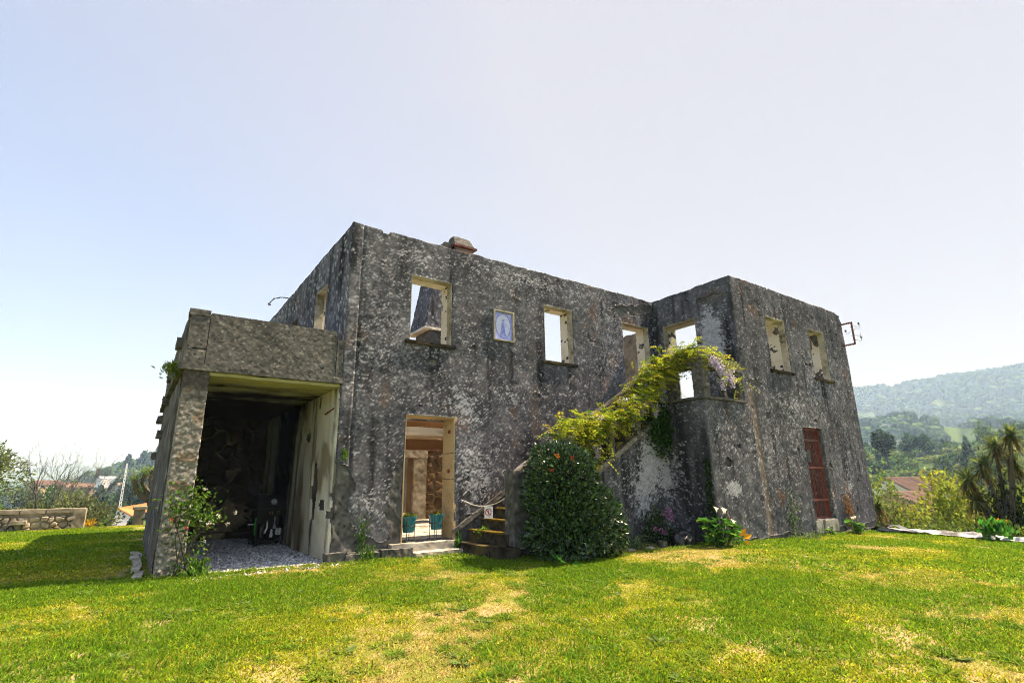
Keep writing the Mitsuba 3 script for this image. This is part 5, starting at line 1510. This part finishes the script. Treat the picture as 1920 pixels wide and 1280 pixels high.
for k, (az_, r_, dz, h_, rad_, c_, o_, lab, lf) in enumerate((
        (74.0, 24.5, -2.2, 2.1, 1.05, SV, (.28, .3, .24), 'silvery grey shrub below the dark palm', .11), (73.0, 23.5, -2.1, 1.75, .75, (.17, .19, .14), SV, 'smaller silvery shrub behind the white sheet', .10),
        (71.6, 23.0, -2.0, 1.8, .72, (.03, .055, .018), (.09, .12, .03), 'dark green shrub left of the silvery shrubs', .13), (76.6, 23.5, -2.2, 2.2, 1.2, (.10, .14, .04), OL, 'tangled green shrub behind the palm stems', .12),
        (70.6, 32, -5.0, 5.9, 1.9, (.12, .12, .055), (.17, .15, .07), 'thin twiggy brownish thicket before the tiled house', .15), (68.7, 34, -5.2, 7.2, 1.7, (.16, .21, .04), YG, 'leafy green tree beside the house corner', .22),
        (73.5, 32, -5.0, 6.9, 2.0, (.27, .30, .035), (.34, .34, .04), 'bright yellow green tree in the middle of the bank', .22), (75.3, 30, -4.8, 6.9, 2.1, (.22, .27, .035), YG, 'yellow green tree behind the dark palm', .22),
        (78.4, 31, -4.8, 6.6, 2.2, (.14, .20, .03), YG, 'green tree at the right edge behind the slender palm', .22), (72.3, 38, -6.0, 6.4, 2.3, (.13, .15, .06), OL, 'olive toned tree before the tiled house', .22),
        (66.5, 36, -6, 7.0, 2.2, MG, YG, 'green tree half hidden by the corner of the house', .22), (81.5, 30, -4.8, 6.2, 2.0, MG, OL, 'green tree beyond the right end of the bank', .22),
        (77.0, 26, -3.2, 3.6, 1.3, (.15, .19, .05), YG, 'arching green bush between the palm stems', .15), (72.2, 26, -3.2, 3.4, 1.3, (.13, .16, .05), OL, 'olive bush behind the dark green shrub', .15))):
    x, y, _ = polar(az_, r_, 0)
    tree('bank_tree' if h_ > 3 else 'bank_shrub', lab, 'tree' if h_ > 3 else 'shrub', x, y, dz, h_, rad_, c_, 100 + k, o_, n=5200 if h_ > 3 else 4200, L=lf, W=lf * .55, trunk=.10 if h_ > 3 else .05, base=.06, clumps=26)
for k in range(11):
    x, y = 15.9 + .5 * (k % 3), -2.7 - .75 * k
    clump('bank_plant', ('low plant in the border behind the white sheet, ' + ('nearest the house corner', 'second from the house corner', 'third from the house corner', 'fourth from the house corner', 'left of the green sheet plant', 'behind the green sheet plant', 'right of the green sheet plant', 'below the dark palm', 'below the slender palm', 'at the right edge', 'beyond the right edge')[k]), 'plant', (x, y, .02 - .03 * (k % 2)), (.42, .4, .34), 420, .11, .055, (.12, .17, .025), (.05, .09, .02), group='low plants behind the white sheet', seed=120 + k)
clump('orange_flower', 'single orange flower cluster in the border behind the white sheet', 'flower', (16.2, -4.75, .36), (.1, .1, .08), 40, .07, .06, (.6, .28, .02), mat_='petal', seed=135)
clump('rust_plant', 'rusty brown withered plant below the dark palm', 'plant', (16.6, -6.55, .22), (.16, .16, .2), 90, .10, .05, (.25, .1, .05), mat_='petal', seed=136)
x, y, z = polar(71.1, 84, -6.5)
house('tiled_house', 'house with faded terracotta roofs among the trees below the hill', x, y, z, 5.6, 6.0, 6.3, -20, 'cream', 'old_tile', 520, .5)
x, y, z = polar(71.1, 64, -6.5)
house('tiled_house', 'lower outbuilding with pink tiled roof before the terracotta house', x, y, z, 4.8, 4.5, 5.6, -14, 'tan_stone', 'old_tile', 521, .4, 2)
# single trees on the first slope
for k, (az_, r_, h_, rad_, c_, lab) in enumerate(((70.15, 150, 8.4, 2.2, (.03, .05, .022), 'tall dark tree standing alone on the slope beside the house edge'), (71.75, 235, 9, 3.2, (.035, .075, .02), 'dark green tree left of the pair on the slope'), (72.9, 235, 9.5, 3.0, (.03, .075, .02), 'dark green tree right of the pair on the slope'),
        (77.0, 240, 10, 3.8, (.10, .17, .05), 'pale green round tree on the slope above the palm'), (76.4, 190, 7, 3.2, (.09, .15, .045), 'lower pale green tree above the dark palm'), (72.6, 110, 5.0, 2.3, (.022, .045, .015), 'dark bush below the terraced slope'), (74.7, 120, 5.2, 2.3, (.14, .16, .11), 'silver green tree in the valley beyond the yellow tree'))):
    x, y, z = polar(az_, r_)
    if k in (0,):
        z = 1.6 + r_ * math.tan(math.radians(4.2)) - h_
    if k in (5, 6):
        z = max(z, -8.5)
    tree('slope_tree', lab, 'tree', x, y, z, h_, rad_, c_, 140 + k, None, n=900, L=.75, W=.5, trunk=.25, base=.2, clumps=16)
for k, (az_, r_, lab) in enumerate(((72.4, 760, 'pink roofed house in the hamlet on the far slope'), (72.9, 790, 'pale house right of the pink roof on the far slope'), (70.6, 620, 'white house low on the far slope'), (71.4, 560, 'small pale house below the hamlet on the far slope'))):
    x, y, z = polar(az_, r_)
    house('slope_house', lab, x, y, z + 2.5, 15, 9, 5, 20 * k - 30, 'cream', 'old_tile' if k < 2 else 'white_paint', 530 + k)

# ------------------------------------------------------------------ grass, woods, haze
# woods: crowns of a few kinds, scattered over the hills
WOOD = []
KINDS = [((.065, .12, .03), 1.0, 'round'), ((.032, .060, .022), 1.3, 'cone'), ((.11, .165, .04), .8, 'round'), ((.17, .21, .05), .6, 'round'), ((.048, .088, .028), 1.1, 'tall')]
for kk, (col, hh, shape) in enumerate(KINDS):
    g = np.random.default_rng(600 + kk)
    n = 130
    d = rand_dirs(n, g)
    if shape == 'cone':
        t = g.random(n) ** .7
        P = np.stack([d[:, 0] * .34 * (1.05 - t), d[:, 1] * .34 * (1.05 - t), .15 + .95 * t], 1)
    else:
        r = np.array([.46, .46, .42 if shape == 'round' else .6])
        lump = 1 + .5 * (meshkit.fbm(d * 2.3 + kk, 3, 3) - .5)
        P = d * r * lump[:, None] * (.75 + .25 * g.random((n, 1))) + np.array([0, 0, .5 if shape == 'round' else .62])
    m, c = foliage(P, unit(P - [0, 0, .4]), .29, .23, col, g, .6, .35)
    tr = tube([(0, 0, -.3), (0, 0, .55)], [.035, .02], 4)
    m, c = joinc([(m, c), (tr, np.tile([.05, .04, .03], (len(tr[0]), 1)))])
    scene[f'woods_kind_{kk}'] = {'type': 'shapegroup', 'crown': mikit.ply(m, 'leaf', color=c)}
for kk, (col, hh) in enumerate((((.070, .125, .035), .95), ((.045, .085, .03), 1.15), ((.10, .155, .04), .8), ((.035, .065, .025), 1.3))):
    s_ = trimesh.creation.icosphere(2)
    d = np.array(s_.vertices)
    v = d * (1 + 1.1 * (meshkit.fbm(d * 1.9 + 7 * kk, 3, kk) - .5) + .5 * (meshkit.fbm(d * 5 + 3 * kk, 2, kk) - .5))[:, None] * np.array([.5, .5, .5 * hh]) + np.array([0, 0, .42])
    scene[f'woods_far_{kk}'] = {'type': 'shapegroup', 'crown': mikit.ply((v, np.array(s_.faces)), 'tinted', smooth=True, color=vary(col, len(v), .14, np.random.default_rng(kk)))}
g = np.random.default_rng(610)
spots = []
for n, a0, a1, r0, r1, s0, s1 in ((420, 66, 86, 95, 190, 1.6, 3.6), (900, 66, 86, 190, 345, 2.4, 5.2), (350, 66, 86, 345, 560, 4, 7), (900, 66, 86, 560, 950, 6, 10), (2600, 66, 86, 1100, 1950, 9, 17), (120, -13, 5, 120, 200, 2, 4), (360, -13, 5, 200, 400, 3, 6), (700, -13, 5, 400, 1000, 5, 10), (150, 5, 66, 60, 300, 4, 8), (150, 86, 180, 60, 300, 4, 8), (200, -180, -13, 60, 300, 4, 8)):
    a = np.radians(g.uniform(a0, a1, n * 2))
    r = np.sqrt(g.uniform(r0 ** 2, r1 ** 2, n * 2))
    x, y = OX + r * np.sin(a), OY + r * np.cos(a)
    wood = meshkit.fbm(np.stack([x / 45, y / 45, 0 * x], -1), 3, 12)
    keep = np.argsort(-(wood + .25 * g.random(2 * n)))[:n]
    for i in keep:
        spots.append((x[i], y[i], g.uniform(s0, s1), wood[i]))
spots = np.array(spots)
zs = land_h(spots[:, 0], spots[:, 1])
tag('woods', 'woods and scattered trees covering the hills and valley', 'woods', kind='stuff')
for i, ((x, y, s, w_), z) in enumerate(zip(spots, zs)):
    if -8 < x < 0 and 78 < y < 96:
        continue
    kk = int(np.clip((w_ - .35) * 9 + 1.6 * g.normal(), 0, 4.9)) if True else 0
    kk = (3, 2, 0, 4, 1)[kk]
    sh = KINDS[kk][1]
    far_ = math.hypot(x - OX, y - OY) > 480
    if far_:
        s, sh = s * 1.25, 1.0
    scene[f'woods__{i:04d}'] = {'type': 'instance', 'g': {'type': 'ref', 'id': f'woods_far_{min(kk, 3)}' if far_ else f'woods_kind_{kk}'},
                                'to_world': T().translate([float(x), float(y), float(z) - .2 * s * .3]).rotate([0, 0, 1], float(g.uniform(0, 360))).scale([float(s), float(s), float(s * sh)])}

# grass: discs of blades of several kinds laid over the lawn
def patch(n, R, L, W, col, other, mixp, lean, seed, wide=.0):
    g = np.random.default_rng(seed)
    r, a = R * np.sqrt(g.random(n)), g.uniform(0, 6.283, n)
    P = np.stack([r * np.cos(a), r * np.sin(a), np.full(n, -.006)], 1)
    clump_ = meshkit.noise(np.stack([P[:, 0] * 9, P[:, 1] * 9, 0 * r + seed], -1), seed)
    D = unit(np.stack([lean * g.normal(size=n), lean * g.normal(size=n), np.ones(n)], 1))
    Ls = L * g.uniform(.5, 1.3, n) * (.55 + .9 * clump_)
    return leaves(P, D, unit(g.normal(size=(n, 3)) * [1, 1, .2]), Ls, W * g.uniform(.7, 1.3, n), vary(col, n, .3, g, other, mixp), .1)


GRASS = {  # n per patch (near, far), length, width, colours
    'green': ((3000, 950), .040, .0105, (.170, .27, .016), (.33, .37, .02), .55, .95),
    'lime': ((2900, 950), .034, .0110, (.33, .37, .018), (.46, .40, .07), .5, 1.05),
    'dry': ((2600, 900), .034, .0085, (.52, .42, .15), (.32, .34, .02), .7, 1.2),
    'lush': ((2800, 900), .052, .0105, (.125, .24, .016), (.24, .33, .02), .5, .85),
}
for gi, (nm, ((nn, nf), L, W, col, oth, mp, lean)) in enumerate(GRASS.items()):
    for lod, n, ws, R in (('near', nn, 1.0, .62), ('far', nf, 1.9, .62)):
        for q in range(2):
            m, c = patch(n, R, L, W * ws, col, oth, mp, lean, 700 + 10 * gi + q)
            scene[f'grass_kind_{nm}_{lod}_{q}'] = {'type': 'shapegroup', 'blades': mikit.ply(m, 'leaf', color=c)}
for q in range(3):   # tussocks of longer blades and flat rosettes
    g = np.random.default_rng(750 + q)
    k = (90, 60, 26)[q]
    P = .035 * g.normal(size=(k, 3)) * [1, 1, 0]
    D = unit(np.column_stack([P[:, :2] * 22 + .55 * g.normal(size=(k, 2)), np.full(k, (.9, .6, .3)[q])]))
    if q < 2:
        m, c = straps(P, D, g.uniform(.06, .15, k), (.008, .011)[q], vary(((.10, .20, .016), (.17, .26, .025))[q], k, .3, g, (.3, .34, .05), .3), .5, 3, g)
    else:
        m, c = leaves(P * .4, D, np.tile([0, 0, 1.0], (k, 1)), g.uniform(.06, .11, k), .032, vary((.14, .22, .05), k, .25, g, (.3, .34, .12), .4))
    scene[f'grass_kind_tuft_{q}'] = {'type': 'shapegroup', 'blades': mikit.ply(m, 'leaf', color=c)}


def lay(group, x, y, a, s=1.0):
    e = .3
    z = lawn_h(np.array([x, x + e, x - e, x, x]), np.array([y, y, y, y + e, y - e]))
    sx_, sy_ = (z[1] - z[2]) / (2 * e), (z[3] - z[4]) / (2 * e)
    m_ = np.array([[1, 0, 0, x], [0, 1, 0, y], [sx_, sy_, 1, z[0] + .002], [0, 0, 0, 1]]) @ np.array(T().rotate([0, 0, 1], float(a)).scale([float(s)] * 3).matrix, float)
    scene[f'grass__{len(LAID):04d}'] = {'type': 'instance', 'g': {'type': 'ref', 'id': group}, 'to_world': T(m_)}
    LAID.append(group)


LAID = []
g = np.random.default_rng(720)
ax, ay = np.meshgrid(np.arange(-10, 15, .74), np.arange(-9.5, 14, .74), indexing='ij')
px, py = ax.ravel() + g.uniform(-.3, .3, ax.size), ay.ravel() + g.uniform(-.3, .3, ax.size)
dx, dy = px - EYE[0], py - EYE[1]
azp, rp_ = np.degrees(np.arctan2(dx, dy)), np.hypot(dx, dy)
ok = lawn_mask(px, py) & (azp > -22) & (azp < 92) & (rp_ > 2.0)
px, py, rp_ = px[ok], py[ok], rp_[ok]
tag('grass', 'short patchy grass and clover of the lawn', 'grass', kind='stuff')
q1 = meshkit.fbm(np.stack([px * .42, py * .42, 0 * px], -1), 3, 21)
q2 = meshkit.fbm(np.stack([px * .8, py * .8, 0 * px + 9], -1), 3, 22)
for i in range(len(px)):
    s = .5 * q1[i] + .5 * q2[i] + .085 * g.normal()
    kind = 'lush' if s > .59 else 'green' if s > .51 else 'lime' if s > .395 else 'dry'
    if px[i] < -2.6 and py[i] > 0 and kind == 'dry':
        kind = 'green'
    lay(f'grass_kind_{kind}_' + ('near' if rp_[i] < 9.5 else 'far') + f'_{g.integers(2)}', px[i], py[i], g.uniform(0, 360))
n = 900
r, a = 3.2 + 7 * g.random(n) ** 1.2, np.radians(g.uniform(-12, 84, n))
tx, ty = EYE[0] + r * np.sin(a), EYE[1] + r * np.cos(a)
keep = lawn_mask(tx, ty) & (meshkit.fbm(np.stack([tx * .9, ty * .9, 0 * tx + 3], -1), 3, 30) > .43)
for x, y in zip(tx[keep], ty[keep]):
    lay(f'grass_kind_tuft_{min(2, int(g.integers(5)) // 2)}', x, y, g.uniform(0, 360), g.uniform(.6, 1.2))
# longer grass along the foot of the walls
for x0, x1, y0, y1, n in ((-2.0, .95, -.16, -.30, 46), (2.3, 3.0, -1.85, -1.95, 16), (3.8, 7.0, -2.3, -2.5, 50), (7.4, 14.3, -2.62, -2.75, 90), (-2.65, -2.6, .2, 6, 40), (-2.45, -2.05, -.08, -.2, 12)):
    t = g.random(n)
    for x, y in zip(x0 + (x1 - x0) * t, y0 + (y1 - y0) * t + .05 * g.normal(size=n)):
        lay(f'grass_kind_tuft_{g.integers(2)}', x, y, g.uniform(0, 360), g.uniform(.7, 1.4))

if HAZE:
    scene['haze_air'] = {'type': 'homogeneous', 'albedo': {'type': 'rgb', 'value': [.87, .93, .99]}, 'sigma_t': {'type': 'rgb', 'value': [.25e-3, .32e-3, .45e-3]}}
    scene['haze'] = {'type': 'cube', 'to_world': T().translate([0, 0, 130.0]).scale([4500.0, 4500.0, 165.0]), 'bsdf': {'type': 'null'}, 'interior': {'type': 'ref', 'id': 'haze_air'}}
    tag('haze', 'pale air veiling the distant hills', 'haze', kind='stuff')
    scene['camera']['medium'] = {'type': 'ref', 'id': 'haze_air'}
